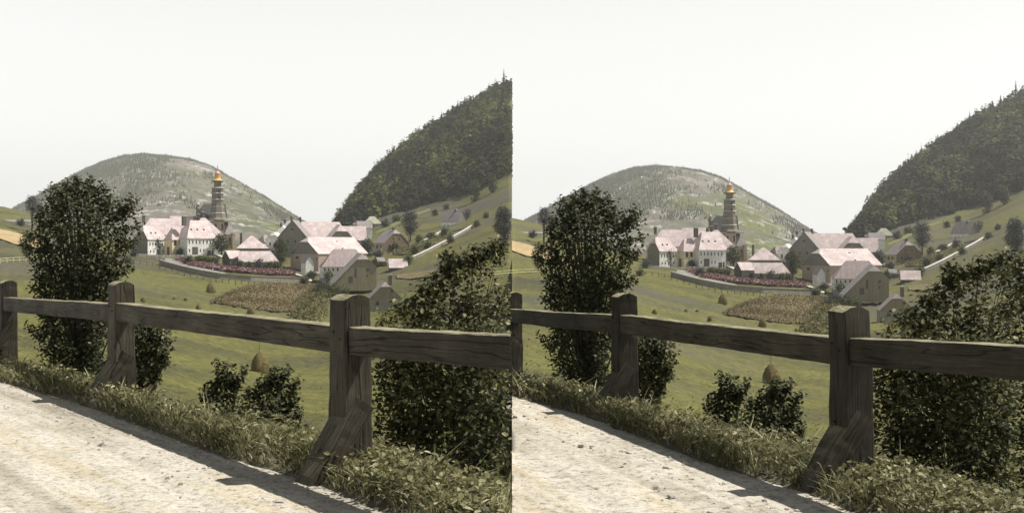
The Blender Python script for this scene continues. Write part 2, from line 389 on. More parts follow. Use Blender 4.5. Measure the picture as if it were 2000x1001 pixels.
# far dome-shaped hill
HU = [-300, -100, 0, 30, 60, 100, 160, 200, 240, 280, 320, 370, 410, 440, 480, 520, 560, 585, 620, 680]
HVv = [470, 455, 428, 407, 392, 368, 336, 319, 307, 303, 306, 313, 326, 343, 366, 388, 414, 430, 452, 478]
def hillP(s, u, f, r):
    """f 0 foot .. 1 crest .. 1.5 back"""
    crest = np.interp(u, HU, HVv)
    d = 1400 + 1000*f
    k = np.where(f <= 1, np.sin(np.clip(f, 0, 1)*math.pi/2)**.9, 1 - (f-1)*1.2)
    v = 486 + (crest-486)*k
    return Pv(s, u, v, d)
for s in SIDES:
    us = np.arange(-300, 681, 10.) if s == 0 else np.arange(0, 681, 10.)
    fs = np.linspace(0, 1.5, 60); rr = np.random.default_rng(11)
    U, Fq = np.meshgrid(us, fs, indexing='ij')
    G = hillP(s, U, Fq, rr)
    rel = G[..., 2]-G[:, :1, 2]
    n = rr.normal(0, 1, G.shape[:2]); 
    for _ in range(2):
        p_ = np.pad(n, 1, mode='edge'); n = (p_[:-2, 1:-1]+p_[2:, 1:-1]+p_[1:-1, :-2]+p_[1:-1, 2:])/4
    G[..., 2] += n*6*np.clip(rel/60, 0, 1)*np.where(np.abs(Fq-1) < .05, .3, 1)
    if s == 1: G[..., 0] = np.maximum(G[..., 0], 0)
    nu, nd = G.shape[:2]; idx = np.arange(nu*nd).reshape(nu, nd)
    q = np.stack([idx[:-1, :-1], idx[1:, :-1], idx[1:, 1:], idx[:-1, 1:]], -1).reshape(-1, 4)
    tag(newmesh('hill', G.reshape(-1, 3), q, M['hill'], smooth=True), kind='structure')
    # wood on the hill: little conifers, far too many to count
    rr = np.random.default_rng(21)
    n = 26000
    u = rr.uniform(-40 if s == 0 else 2, 640, n); f = rr.uniform(.15, 1.04, n)**.7
    f[:5000] = rr.uniform(.93, 1.03, 5000)
    lowf = np.sin(u*.021+3*f)+np.sin(u*.043-7*f+1)+np.sin(u*.011+11*f+2)
    dens = np.clip((330-u-60*np.sin(f*9))/130, .02, .8) + np.clip((lowf-.5)*.8, 0, .6) + np.where(f > .93, np.where((u > 330) | (u < 250), .6, .25), 0)
    keep = rr.uniform(0, 1, n) < dens; u = u[keep]; f = f[keep]; n = len(u)
    B = hillP(s, u, f, rr); hgt = rr.uniform(3.5, 7.5, n)*np.where(rr.uniform(0, 1, n) < .05, 1.4, 1); rad = hgt*.24
    ang = np.arange(5)*2*math.pi/5
    ring = B[:, None, :] + np.stack([np.cos(ang)[None]*rad[:, None], np.sin(ang)[None]*rad[:, None], np.zeros((n, 5))-1], -1)
    tip = B + np.stack([np.zeros(n), np.zeros(n), hgt], -1)
    V = np.concatenate([ring, tip[:, None]], 1).reshape(-1, 3); base = np.arange(n)[:, None]*6
    q = np.concatenate([np.stack([base[:, 0]+i, base[:, 0]+(i+1) % 5, base[:, 0]+5], -1)[:, None] for i in range(5)], 1).reshape(-1, 3)
    o = newmesh('distant_wood', V, q, M['needles_far'] if 'needles_far' in M else M.setdefault('needles_far', foliage('needles_far', [(0, (.075, .085, .045)), (1, (.15, .16, .09))], .9, .1, .1)), rnd=np.repeat(rr.uniform(0, 1, n), 5))
    tag(o, 'open conifer wood along the rim and flank of the domed hill, %s photo half' % SN[s], 'wood', kind='stuff')

# ------------------------------------------------------------------ foliage makers
def leafmesh(pos, size, nrm, rndv, rr, near=True, aspect=.62):
    n = len(pos)
    nrm = nrm/np.linalg.norm(nrm, axis=1, keepdims=True)
    a = rr.normal(0, 1, (n, 3)); a -= (a*nrm).sum(1, keepdims=True)*nrm; a /= np.linalg.norm(a, axis=1, keepdims=True)
    b = np.cross(nrm, a); sz = size[:, None]
    if near:
        pts = [(-.5, 0, 0), (-.22, .8, .05), (.18, .72, .06), (.55, 0, 0), (.18, -.72, .06), (-.22, -.8, .05)]
        V = np.stack([pos + sz*(p[0]*a + p[1]*aspect*.62*b + p[2]*2*nrm) for p in pts], 1).reshape(-1, 3)
        i = np.arange(n)*6
        q = np.concatenate([np.stack([i, i+1, i+2, i+3], -1)[:, None], np.stack([i, i+3, i+4, i+5], -1)[:, None]], 1).reshape(-1, 4)
        return V, q, np.repeat(rndv, 2)
    pts = [(-.5, 0), (0, .5), (.5, 0), (0, -.5)]
    V = np.stack([pos + sz*(p[0]*a + p[1]*aspect*1.3*b) for p in pts], 1).reshape(-1, 3)
    i = np.arange(n)*4
    return V, np.stack([i, i+1, i+2, i+3], -1), rndv
def tubes(paths, sides=5):
    """paths: list of (pts (m,3), radii (m))"""
    Vs = []; Q = []; b = 0
    for pts, rad in paths:
        pts = np.asarray(pts, float); m = len(pts)
        t = np.gradient(pts, axis=0); t /= np.linalg.norm(t, axis=1, keepdims=True)+1e-9
        ref = np.array([1., .3, .1]); x = np.cross(t, ref); x /= np.linalg.norm(x, axis=1, keepdims=True)+1e-9; y = np.cross(t, x)
        for k in range(m):
            for j in range(sides):
                an = 2*math.pi*j/sides; Vs.append(pts[k] + rad[k]*(math.cos(an)*x[k]+math.sin(an)*y[k]))
        for k in range(m-1):
            for j in range(sides):
                Q.append((b+k*sides+j, b+k*sides+(j+1) % sides, b+(k+1)*sides+(j+1) % sides, b+(k+1)*sides+j))
        b += m*sides
    return np.array(Vs), np.array(Q)
def leafy(name, label, cat, env, u0, v0, d, ntw, nlf, leafpx, twpx=24, mat='leaf_near', near=True, seed=1, clip=False, nstem=26, depth=.9, group=None, trunk=None, holes=0, bright=.1, fname='foliage', upbias=.9, shoots=(), thin=0):
    """env: rows (v, uLeft, uRight) from the top down"""
    rr = np.random.default_rng(seed)
    root = thing(name, label, cat, u0, v0, d, 0, group)
    k = d/F; c = ca(u0); ev = np.array(env, float)
    area = np.maximum(ev[:, 2]-ev[:, 1], 1); 
    vv = np.linspace(ev[0, 0], ev[-1, 0], 400); wv = np.interp(vv, ev[:, 0], area); cdf = np.cumsum(wv); cdf /= cdf[-1]
    v = np.interp(rr.uniform(0, 1, ntw), cdf, vv)
    vofs = .45*twpx
    uL = np.interp(v, ev[:, 0], ev[:, 1]); uR = np.interp(v, ev[:, 0], ev[:, 2])
    cx = (uL+uR)/2; hw = (uR-uL)/2
    if thin:
        kp = (v > thin) | (rr.uniform(0, 1, ntw) < .62); v = v[kp]; cx = cx[kp]; hw = hw[kp]; ntw = len(v)
    r = np.sqrt(rr.uniform(0.02, 1, ntw)); th = rr.uniform(0, 2*math.pi, ntw)
    px = cx + hw*r*np.cos(th)*.93; py = hw*r*np.sin(th)*depth
    if holes:
        hc = np.stack([rr.uniform(ev[:, 1].min(), ev[:, 2].max(), holes), rr.uniform(ev[0, 0], ev[-1, 0], holes)], -1); hr = rr.uniform(8, 20, holes)
        dd = np.sqrt((px[:, None]-hc[None, :, 0])**2 + (v[:, None]-hc[None, :, 1])**2)
        ok = (dd > hr[None]*.9).all(1); px = px[ok]; py = py[ok]; v = v[ok]; cx = cx[ok]; ntw = len(px)
    X = (px-u0)*k*c; Y = py*k*c; Z = (v0-v-vofs)*k
    S = np.stack([X, Y, Z], -1); cen = np.stack([(cx-u0)*k*c, 0*X, Z-.1*k*60], -1)
    dirn = S-cen; dirn /= np.linalg.norm(dirn, axis=1, keepdims=True)+1e-6
    dirn = dirn*.7 + np.array([0, 0, upbias]) + rr.normal(0, .35, dirn.shape); dirn /= np.linalg.norm(dirn, axis=1, keepdims=True)
    if shoots:
        sx = []; dx = []
        bc = (np.interp((ev[0, 0]+ev[-1, 0])/2, ev[:, 0], ev[:, 1])+np.interp((ev[0, 0]+ev[-1, 0])/2, ev[:, 0], ev[:, 2]))/2
        for (su, svv, ln) in shoots:
            e = np.array([(su-u0)*k*c, rr.normal(0, .25)*40*k, (v0-svv)*k]); hb = np.array([(bc-u0)*k*c, 0, e[2]-ln*1.6*k])
            dr = e-hb; dr /= np.linalg.norm(dr); m_ = max(3, int(ln/4))
            for q_ in range(m_):
                sx.append(e-dr*ln*k*(q_+.6)/m_+rr.normal(0, 1.2*k+.8*k*q_/m_*2, 3)); dx.append(dr+rr.normal(0, .25+.5*q_/m_, 3))
        S = np.concatenate([S, np.array(sx)]); dirn = np.concatenate([dirn, np.array(dx)/np.linalg.norm(dx, axis=1, keepdims=True)])
    nS0 = ntw; ntw = len(S)
    L = rr.uniform(.5, 1.3, ntw)*twpx*k
    L[nS0:] *= .4
    T = rr.uniform(-.15, 1, (ntw, nlf))
    spread = leafpx*k*1.3
    spw = np.ones(ntw)*spread; spw[nS0:] *= .75
    pos = S[:, None]+dirn[:, None]*(T*L[:, None])[..., None] + rr.normal(0, 1, (ntw, nlf, 3))*spw[:, None, None]*(1-.5*np.clip(T, 0, 1))[..., None]
    nr = rr.normal(0, .55, pos.shape) + np.array([0, 0, .75]) + dirn[:, None]*.35 + np.array([0, -.2, 0])
    pos = pos.reshape(-1, 3); nr = nr.reshape(-1, 3); n = len(pos)
    size = leafpx*k*rr.uniform(.6, 1.35, n)
    tw = np.repeat(rr.uniform(0, 1, ntw), nlf)
    rv = np.clip(.45*tw + .5*rr.uniform(0, 1, n), 0, .93); rv = np.where(rr.uniform(0, 1, n) < bright, rr.uniform(.93, 1, n), rv)
    if clip:
        R = np.array(Matrix.Rotation(az(0, u0), 3, 'Z')); wx = (pos@R.T)[:, 0] + root.location.x
        ok = wx < -.3*size; pos = pos[ok]; nr = nr[ok]; size = size[ok]; rv = rv[ok]
    V, q, rv = leafmesh(pos, size, nr, rv, rr, near)
    newmesh(fname, V, q, M[mat], root, rnd=rv)
    if nstem:
        paths = []
        sel = rr.choice(ntw, min(nstem, ntw), replace=False)
        tr = (trunk or 5)*k
        for i in sel:
            tip = S[i]; b0 = np.array([rr.normal(0, .25)*tr*2, rr.normal(0, .25)*tr*2, -1.2*k*30])
            mid = b0*.5+tip*.5; mid[0] *= .45; mid[1] *= .45
            t = np.linspace(0, 1, 7)[:, None]
            pts = (1-t)**2*b0 + 2*t*(1-t)*mid + t*t*tip
            if clip:
                pts[:, 0] = np.minimum(pts[:, 0], -root.location.x-.03)
            paths.append((pts, np.linspace(tr*.45, tr*.08, 7)))
        if trunk:
            top = (v0-ev[0, 0])*k
            paths.append((np.array([[0, 0, -30*k], [0, 0, 0], [.02*top, 0, top*.4], [0, 0, top*.8]]), np.array([1.2, 1, .7, .2])*tr))
        V, Q = tubes(paths); newmesh('trunk' if trunk else 'stem', V, Q, M['bark'], root, smooth=True)
    return root
def crown_env(u, vt, vb, hw, n=9, seed=0):
    rr = np.random.default_rng(seed); out = []
    for i in range(n):
        t = i/(n-1); h = hw*math.sin(math.pi*min(1, (t*.86+.1)))**.7; out.append((vt+(vb-vt)*t, u-h*rr.uniform(.8, 1.1), u+h*rr.uniform(.8, 1.1)))
    return out
def far_tree(label, u, vt, vb, vbase, hw, mat='leaf_far', seed=0, d=None, n=90, name='tree', cat='tree', group=None, leafpx=2.6, clip=False, trunk=1.6):
    d = d or d_of(u, vbase)
    return leafy(name, label, cat, crown_env(u, vt, vb, hw, seed=seed), u, vbase, d, n, 16, leafpx, 5, mat, False, seed, clip, 7 if trunk else 0, group=group, trunk=trunk, bright=.06, fname='crown' if trunk else 'foliage', upbias=.5)
def conifer_mesh(h, w, rr, layers=13):
    pos = []; 
    V = []; Q = []; rv = []
    b = 0
    for i in range(layers):
        t = (i/(layers-1))**.85; z = h*(.08+.90*t); r = w*(1-t)**.85*rr.uniform(.75, 1.15)+.03*w; nb = 9 if t < .7 else 6
        for j in range(nb):
            an = rr.uniform(0, 2*math.pi); rj = r*rr.uniform(.6, 1.15); dz = -.25*rj*rr.uniform(.4, 1.4); wd = rj*.32
            c, s_ = math.cos(an), math.sin(an)
            V += [(0, 0, z+.06*h), (c*rj*.6-s_*wd, s_*rj*.6+c*wd, z+dz*.5), (c*rj, s_*rj, z+dz), (c*rj*.6+s_*wd, s_*rj*.6-c*wd, z+dz*.5)]
            Q.append((b, b+1, b+2, b+3)); b += 4; rv.append(rr.uniform(0, 1))
    return np.array(V), np.array(Q), np.array(rv)
def conifer(label, u, vt, vbase, d, wpx, seed, group, v_ground=None):
    rr = np.random.default_rng(seed); k = d/F; h = (vbase-vt)*k
    root = thing('conifer_tree', label, 'conifer', u, vbase, d, 0, group)
    V, Q, rv = conifer_mesh(h, wpx*k, rr); newmesh('crown', V, Q, M['needles'], root, rnd=rv)
    V, Q = tubes([(np.array([[0, 0, -8*k], [0, 0, h*.5], [0, 0, h*.98]]), np.array([.03, .02, .005])*h)]); newmesh('trunk', V, Q, M['bark'], root, smooth=True)
    return root

# ------------------------------------------------------------------ houses
def slab(faces, V, t):
    """thin closed shell under the given top faces"""
    V = [tuple(p) for p in V]; n = len(V); bot = [(p[0], p[1], p[2]-t) for p in V]
    Fs = [list(f) for f in faces] + [[i+n for i in reversed(f)] for f in faces]
    ed = {}
    for f in faces:
        for a, b in zip(f, f[1:]+f[:1]): ed[(a, b)] = 1
    for (a, b) in ed:
        if (b, a) not in ed: Fs.append([b, a, a+n, b+n])
    return V+bot, Fs
def boxm(x0, x1, y0, y1, z0, z1):
    V = [(x0, y0, z0), (x1, y0, z0), (x1, y1, z0), (x0, y1, z0), (x0, y0, z1), (x1, y0, z1), (x1, y1, z1), (x0, y1, z1)]
    return V, [[0, 3, 2, 1], [4, 5, 6, 7], [0, 1, 5, 4], [1, 2, 6, 5], [2, 3, 7, 6], [3, 0, 4, 7]]
def join(parts):
    V = []; Fs = []
    for v, f in parts:
        n = len(V); V += [tuple(p) for p in v]; Fs += [[i+n for i in g] for g in f]
    return V, Fs
def house_parts(root, k, kh, L, W, H, R, fL=0, fR=0, rl=None, rr_=None, a=0, b=0, wall='wall_white', gable=None, roof='roof_pink', over=1.6,
                wins=(), doors=(), chim=(), found=14, ox=0, oy=0, roofR=None, dorm=(), gz=None):
    """all sizes in photo pixels; kh metres per pixel on the plan, k in height"""
    L *= kh; W *= kh; a *= kh; b *= kh; o = over*kh; H *= k; R *= k; ox *= kh; oy *= kh; fnd = found*k
    s_ = R/(W/2); yF = -W/2-a; yB = W/2+b; hF = H-a*s_; hB = H-b*s_
    tx = .9*k                                   # roof thickness
    # walls (closed ring) up to the eaves
    x0, x1 = -L/2, L/2
    zr = H+R
    rlm = (rl*kh if rl is not None else fL*W/2*.8); rrm = (rr_*kh if rr_ is not None else fR*W/2*.8)
    def end(x, f, flip):
        yc = W/2*f; zc = H+R*(1-f)
        pts = [(x, yF, -fnd), (x, yF, hF-.0)]
        if f > 0: pts += [(x, -yc, zc), (x, yc, zc)]
        else: pts += [(x, 0, zr)]
        pts += [(x, yB, hB), (x, yB, -fnd)]
        return pts
    def shift(V): return [(p[0]+ox, p[1]+oy, p[2]) for p in V]
    gz = H*.98 if gz is None else gz*k
    drop = tx*1.15
    V = []; Fs = []
    for x, f, fl in ((x0, fL, 1), (x1, fR, 0)):
        e = [(p[0], p[1], p[2]-(drop if i not in (0,) and p[2] > -fnd+.01 else 0)) for i, p in enumerate(end(x, f, fl))]
        n = len(V); V += e; f_ = list(range(n, n+len(e))); Fs.append(f_ if fl == 0 else f_[::-1])
        if fl: nl = len(e)
    Fs.append([0, nl, nl+1, 1]); Fs.append([nl-1, nl-2, len(V)-2, len(V)-1])
    newmesh('wall', shift(V), Fs, M[wall], root)
    if gable:
        for x, f, sg in ((x0, fL, -1), (x1, fR, 1)):
            if f >= 1: continue
            e = end(x + sg*.35*k, f, 0)[1:-1]; e = [(p[0], p[1]*1.0, p[2]-drop*1.1) for p in e]
            zlo = min(gz, H)
            # clip polygon below gz
            poly = []
            for p, q in zip(e, e[1:]+e[:1]):
                if p[2] >= zlo: poly.append(p)
                if (p[2]-zlo)*(q[2]-zlo) < 0:
                    t = (zlo-p[2])/(q[2]-p[2]); poly.append(tuple(p[i]+(q[i]-p[i])*t for i in range(3)))
            if hF-drop < zlo or gz < H-.01:
                pass
            if gz < hF-drop and gz < hB-drop:
                poly = [(e[0][0], e[0][1], gz)] + e + [(e[0][0], e[-1][1], gz)]
            if len(poly) < 3: continue
            n = len(poly); V2 = poly + [(p[0]-sg*.3*k, p[1], p[2]) for p in poly]
            F2 = [list(range(n)) if sg < 0 else list(range(n))[::-1]] + [[i, (i+1) % n, n+(i+1) % n, n+i] for i in range(n)]
            newmesh('gable', shift(V2), F2, M[gable], root)
    # roof
    zeF = hF-o*s_; zeB = hB-o*s_; xl = x0-o*(1 if fL < 1 else 1); xr = x1+o
    def zz(y): return zr - abs(y)*s_
    rt = []
    cl = (W/2)*fL if fL < 1 else None; cr = (W/2)*fR if fR < 1 else None
    A = [(xl, yF-o, zeF), (xr, yF-o, zeF)]
    B = [(xr, yB+o, zeB), (xl, yB+o, zeB)]
    ridL = (xl+rlm, 0, zr) if fL > 0 else (xl, 0, zr); ridR = (xr-rrm, 0, zr) if fR > 0 else (xr, 0, zr)
    V = A+B+[ridL, ridR]; front = [0, 1]; back = [2, 3]
    fs = []
    if fR >= 1: fs.append([1, 2, 5]); front += [5]; backp = [5]
    elif fR > 0:
        V += [(xr, -cr, zz(cr)), (xr, cr, zz(cr))]; n = len(V)-2; fs.append([n, n+1, 5]); front += [n, 5]; backp = [5, n+1]
    else: front += [5]; backp = [5]
    if fL >= 1: fs.append([3, 0, 4]); front += [4]; bk = [4]
    elif fL > 0:
        V += [(xl, -cl, zz(cl)), (xl, cl, zz(cl))]; n = len(V)-2; fs.append([n+1, n, 4]); front += [4, n]; bk = [n+1, 4]
    else: front += [4]; bk = [4]
    fs.append(front); fs.append([2, 3] + bk + backp)
    V, Fs = slab(fs, V, tx)
    newmesh('roof', shift(V), Fs, M[roof], root)
    # openings
    frames = {'F': ((x0, yF), (1, 0), L, (0, -1)), 'R': ((x1, yF), (0, 1), yB-yF, (1, 0)), 'L': ((x0, yB), (0, -1), yB-yF, (-1, 0))}
    for lst, nm in ((wins, 'window'), (doors, 'door')):
        for (fc, fx, z0, wd, hg) in lst:
            (px, py), (dx, dy), ln, (nx, ny) = frames[fc]
            cx = px+dx*ln*fx; cy = py+dy*ln*fx; w2 = wd*kh/2
            out_ = (.36 if gable and fc in 'LR' and z0*k >= gz-.01 else 0)*k
            def quad(w_, za, zb, p0, p1):
                Vq = []
                for s2 in (p0, p1):
                    for (tt, z) in ((-w_, za), (w_, za), (w_, zb), (-w_, zb)):
                        Vq.append((cx+dx*tt+nx*s2, cy+dy*tt+ny*s2, z))
                return Vq, [[4, 5, 6, 7], [0, 1, 5, 4], [1, 2, 6, 5], [2, 3, 7, 6], [3, 0, 4, 7]]
            b0 = .22*k
            f_ = newmesh(nm, shift(quad(w2, z0*k, (z0+hg)*k, out_-.05, out_+.08*k+.02)[0]), quad(w2, 0, 1, 0, 1)[1], M['frame'] if nm == 'window' else M['boards_dark'], root)
            if nm == 'window': newmesh('pane', shift(quad(w2-b0, z0*k+b0, (z0+hg)*k-b0, out_, out_+.12*k+.03)[0]), quad(w2, 0, 1, 0, 1)[1], M['pane'], f_)
    for (cx, cy, z0, z1, wd) in chim:
        cx *= kh; cy *= kh; w2 = wd*kh/2
        cobj = newmesh('chimney', *[x for x in (shift(boxm(cx-w2, cx+w2, cy-w2, cy+w2, z0*k, z1*k)[0]), boxm(0, 1, 0, 1, 0, 1)[1])], M['chimney'], root)
        w3 = w2*1.2
        newmesh('chimney_cap', shift(boxm(cx-w3, cx+w3, cy-w3, cy+w3, z1*k, (z1+1.3)*k)[0]), boxm(0, 1, 0, 1, 0, 1)[1], M['cap'], cobj)
    for (fx, up, wd, hg) in dorm:           # little dormers on the front slope
        x = x0+L*fx; y = -W/2*(1-up); z = H+R*up; w2 = wd*kh/2; h = hg*k
        V = [(x-w2, y-h/s_*0, z), (x+w2, y, z), (x, y, z+h), (x-w2, y+h/s_, z+h*.9), (x+w2, y+h/s_, z+h*.9), (x, y+h/s_*1.4, z+h*1.15)]
        do = newmesh('dormer', shift([(p[0], p[1]-.15, p[2]) for p in V]), [[0, 1, 2], [0, 2, 5, 3], [1, 4, 5, 2]], [M['pane'], M['roof_grey']], root, midx=[0, 1, 1])
def house(name, label, u, v, theta, L, W, H, R, anchor=(-1, -1), d=None, cat='house', group='houses of the valley village', **kw):
    d = d or d_of(u, v); k = d/F; kh = k*ca(u); th = math.radians(theta)
    a_ = kw.get('a', 0); b_ = kw.get('b', 0)
    lx = anchor[0]*L/2*kh; ly = (-(W/2+a_) if anchor[1] < 0 else (W/2+b_) if anchor[1] > 0 else 0)*kh
    # centre = anchor - R(theta)*(lx, ly) in the sight-line frame
    cxl = -(math.cos(th)*lx - math.sin(th)*ly); cyl = -(math.sin(th)*lx + math.cos(th)*ly)
    # store as an equivalent pixel position
    a0 = az(0, u); p = P(0, u, v, d)
    wx = p[0]+math.cos(a0)*cxl-math.sin(a0)*cyl; wy = p[1]+math.sin(a0)*cxl+math.cos(a0)*cyl
    root = empty(name, (wx, wy, p[2]), a0+th)
    tag(root, label.replace('{S}', 'left'), cat, group)
    a1 = az(1, u); p1 = P(1, u, v, d)
    REG.append((root, (p1[0]+math.cos(a1)*cxl-math.sin(a1)*cyl, p1[1]+math.sin(a1)*cxl+math.cos(a1)*cyl, p1[2]), a1+th, None, None, label))
    house_parts(root, k, kh, L, W, H, R, **kw)
    return root
HP = ', {S} photo half'
def row(fc, xs, z, w_, h): return [(fc, x, z, w_, h) for x in xs]
house('farmhouse', 'white two-storey house with grey boarded gable beside the big roadside tree'+HP, 288.5, 498, 45, 52, 34, 33, 25, fL=.45, fR=1, gable='boards_grey', gz=3,
      wins=row('F', (.12, .27, .42, .78, .9), 19, 3, 6)+row('F', (.15, .32, .5, .8), 5, 3, 5)+row('L', (.35, .7), 16, 2.6, 5), dorm=((.3, .38, 4, 3), (.55, .38, 4, 3)))
house('townhouse', 'cream-yellow house with faded grey windows and pink hipped roof'+HP, 336, 499, 32, 36, 27, 34, 23, fL=1, fR=1, wall='wall_cream',
      wins=row('F', (.2, .5, .8), 20, 6, 11), doors=[('L', .5, 0, 9, 17)])
house('inn', 'long white inn with a row of seven upper windows and pink roof'+HP, 366, 500, 30, 61, 56, 37, 34, fL=1, fR=0, rl=24,
      wins=row('F', (.07, .2, .33, .46, .59, .72, .85), 24, 2.6, 7)+row('F', (.08, .48, .6), 8, 2.4, 6), doors=[('F', .28, 3, 13, 15), ('F', .8, 0, 8, 11), ('F', .93, 0, 4, 11)],
      chim=((-22, 0, 60, 78, 7),), dorm=((.25, .42, 4, 3), (.48, .42, 4, 3), (.72, .42, 4, 3)))
house('hipped_house', 'tall pink hipped roof just left of the church tower foot'+HP, 441, 491, 12, 66, 56, 30, 36, anchor=(1, -1), fL=1, fR=1, rl=24, rr_=36, d=d_of(366, 500)+16, wall='wall_white',
      chim=((-22, 3, 56, 69, 5), (-14, 3, 56, 73, 5), (-5, 3, 56, 77, 5)))
house('farmhouse', 'house with long pink roof and dark left hip behind the cream house'+HP, 272, 492, 12, 72, 50, 36, 31, d=d_of(300, 498)+32, fL=1, fR=0, rl=28, roof='roof_pink', chim=((-22, 0, 58, 72, 5),))
house('farmhouse', 'rearmost pale pink roof between the two chimney groups'+HP, 336, 492, 8, 52, 36, 44, 27, d=d_of(366, 500)+48)
house('outbuilding', 'pyramid-roofed grey house with lone chimney below the church'+HP, 524, 498, 4, 60, 50, 15, 23, anchor=(1, -1), d=d_of(524, 500)+6, fL=1, fR=1, rl=28, rr_=31, wall='boards_grey', chim=((-22, 0, 20, 43, 4.5),))
house('barn', 'long low barn with plain pink roof above the flower bed'+HP, 544, 526, 2, 77, 36, 17, 19, anchor=(1, -1), fL=0, fR=1, rr_=17, wall='wall_grey', cat='barn')
house('barn', 'short barn with dark left gable at the end of the long barn'+HP, 449, 519, 24, 27, 36, 16, 14, wall='boards_grey', gable='boards_dark', gz=0, cat='barn')
house('barn', 'tall barn with steep pointed grey gable facing the road'+HP, 571, 508, 78, 60, 58, 46, 33, anchor=(-1, 0), d=372, wall='wall_grey', gable='boards_grey', gz=0, wins=row('L', (.35, .6), 34, 5, 6)+row('L', (.5,), 58, 6, 5), cat='barn', roof='roof_grey')
house('barn', 'very long pale pink roof on the skyline beside the pointed gable'+HP, 586, 490, 7, 98, 56, 29, 29, d=392, fL=0, fR=1, rr_=16, wall='wall_grey', roof='roof_pink', wins=row('F', (.2, .34), 20, 4, 6), chim=((-46, -2, 52, 66, 4.5),), cat='barn')
house('townhouse', 'white-roofed narrow house with chimney, highest of the stepped lane houses'+HP, 559, 478, 66, 34, 32, 30, 20, anchor=(-1, 0), d=402, fL=1, fR=1, roof='roof_white', rl=13, chim=((-2, -5, 44, 56, 4), (-8, 6, 40, 50, 4)))
house('townhouse', 'small white house with pale pointed roof, middle of the stepped lane houses'+HP, 548, 482, 66, 30, 30, 25, 17, anchor=(-1, 0), d=388, fL=1, fR=1, roof='roof_white', rl=12, chim=((4, 7, 30, 47, 4),))
house('townhouse', 'small white gabled house, lowest of the stepped lane houses'+HP, 533, 494, 66, 24, 30, 28, 13, anchor=(-1, 0), d=376, fL=.5, roof='roof_white', wins=row('L', (.3, .7), 14, 4, 7))
house('barn', 'barn with trapezoid board gable under a small pink half-hip'+HP, 667, 492, 104, 40, 52, 25, 29, anchor=(-1, 0), d=352, fL=.45, wall='wall_grey', gable='boards_grey', roof='roof_pink', cat='barn')
house('barn', 'short pink roof running right from the trapezoid gable'+HP, 715, 490, 4, 54, 44, 23, 26, anchor=(1, -1), d=362, fR=.0, wall='wall_grey', cat='barn')
house('barn', 'front barn with grey plank gable, rose lower wall and long pink roof'+HP, 622, 517, 38, 128, 92, 23, 32, fL=.30, wall='wall_rose', gable='boards_grey', gz=21, cat='barn', d=322,
      wins=[('L', .24, 11, 9, 6), ('L', .93, 8, 3, 6)], chim=((10, -12, 36, 46, 4),))
house('shed', 'little shed with grey roof and white front gable below the plank barn'+HP, 605, 521, 112, 26, 17, 11, 12, anchor=(-1, 0), d=306, wall='wall_white', roof='roof_grey', cat='shed')
house('farmhouse', 'white farmhouse under a steep patched grey and rose roof'+HP, 630, 543, 6, 76, 56, 24, 33, d=300, fL=1, rl=27, fR=.3, roof='roof_rose', wins=row('F', (.06, .16, .28, .4, .52, .64), 14, 3, 6)+row('F', (.1, .25, .5), 3, 4, 5), chim=((6, 4, 52, 58, 3),))
house('barn', 'olive boarded barn with long roof sweeping down to the left'+HP, 709, 553, 104, 46, 56, 32, 27, anchor=(-1, 0), b=36, fL=.45, wall='boards_olive', roof='roof_grey', cat='barn', gz=0, d=284,
      wins=[('L', .80, 24, 6, 5), ('L', .79, 13, 4, 4)], doors=[('L', .42, 1, 9, 13), ('L', .53, 12, 5, 18)])
house('cottage', 'brown board-fronted cottage with grey roof on the right bank'+HP, 751, 490, -60, 42, 57, 17, 26, anchor=(1, -1), fR=.33, wall='wall_yellow', gable='boards_brown', gz=0, roof='roof_grey', d=392,
      wins=row('F', (.3, .65), 5, 8, 7)+row('R', (.2, .55), 6, 5, 7)+row('R', (.35, .6), 22, 4, 5), chim=((10, 0, 41, 47, 5),))
house('shed', 'small grey shed under one bright pink roof slope'+HP, 761, 531, 4, 36, 32, 10, 16, wall='boards_dark', cat='shed')
house('cottage', 'nearest cottage with vertical grey planks and dark chimney behind the fence post'+HP, 753, 606, 98, 50, 66, 24, 32, anchor=(-1, 0), fL=.3, wall='wall_grey', gable='boards_olive', gz=22, roof='roof_grey', d=238,
      wins=[('L', .25, 10, 8, 8), ('L', .7, 34, 5, 8)], chim=((8, -14, 48, 68, 7),))
house('cottage', 'upper hillside cottage with grey roof and row of white windows'+HP, 893, 448, -42, 46, 30, 18, 21, anchor=(1, -1), wall='wall_white', gable='boards_grey', gz=0, roof='roof_grey', d=455,
      wins=row('F', (.25, .45, .65, .85), 3, 4, 6), chim=((6, 0, 33, 39, 5),))
house('cottage', 'small pale hipped roof under the edge of the forest'+HP, 745, 440, 8, 34, 24, 5, 13, anchor=(1, -1), fL=1, fR=1, rl=14, rr_=14, roof='roof_cream', wall='wall_grey', found=6)
house('shed', 'flat-looking grey shed roof left of the pale forest-edge cottage'+HP, 712, 443, 5, 22, 16, 5, 4, anchor=(1, -1), roof='roof_grey', wall='wall_grey', found=5, cat='shed')
house('shed', 'white lean roof at the end of the upper hillside cottage'+HP, 916, 440, 5, 16, 12, 4, 5, roof='roof_white', wall='wall_grey', cat='shed', d=460)
house('lean_to', 'low white-roofed lean-to left of the white farmhouse'+HP, 606, 531, 6, 22, 12, 6, 4, roof='roof_white', wall='wall_grey', cat='shed', found=5)
house('lean_to', 'second low pale roof, stepped below the white-roofed lean-to'+HP, 610, 538, 2, 20, 10, 5, 3.5, roof='roof_grey', wall='wall_white', cat='shed', found=5)
house('shed', 'tiny dark shed behind the pink-roofed shed'+HP, 738, 515, 20, 14, 12, 7, 6, roof='roof_grey', wall='boards_dark', cat='shed', found=5)
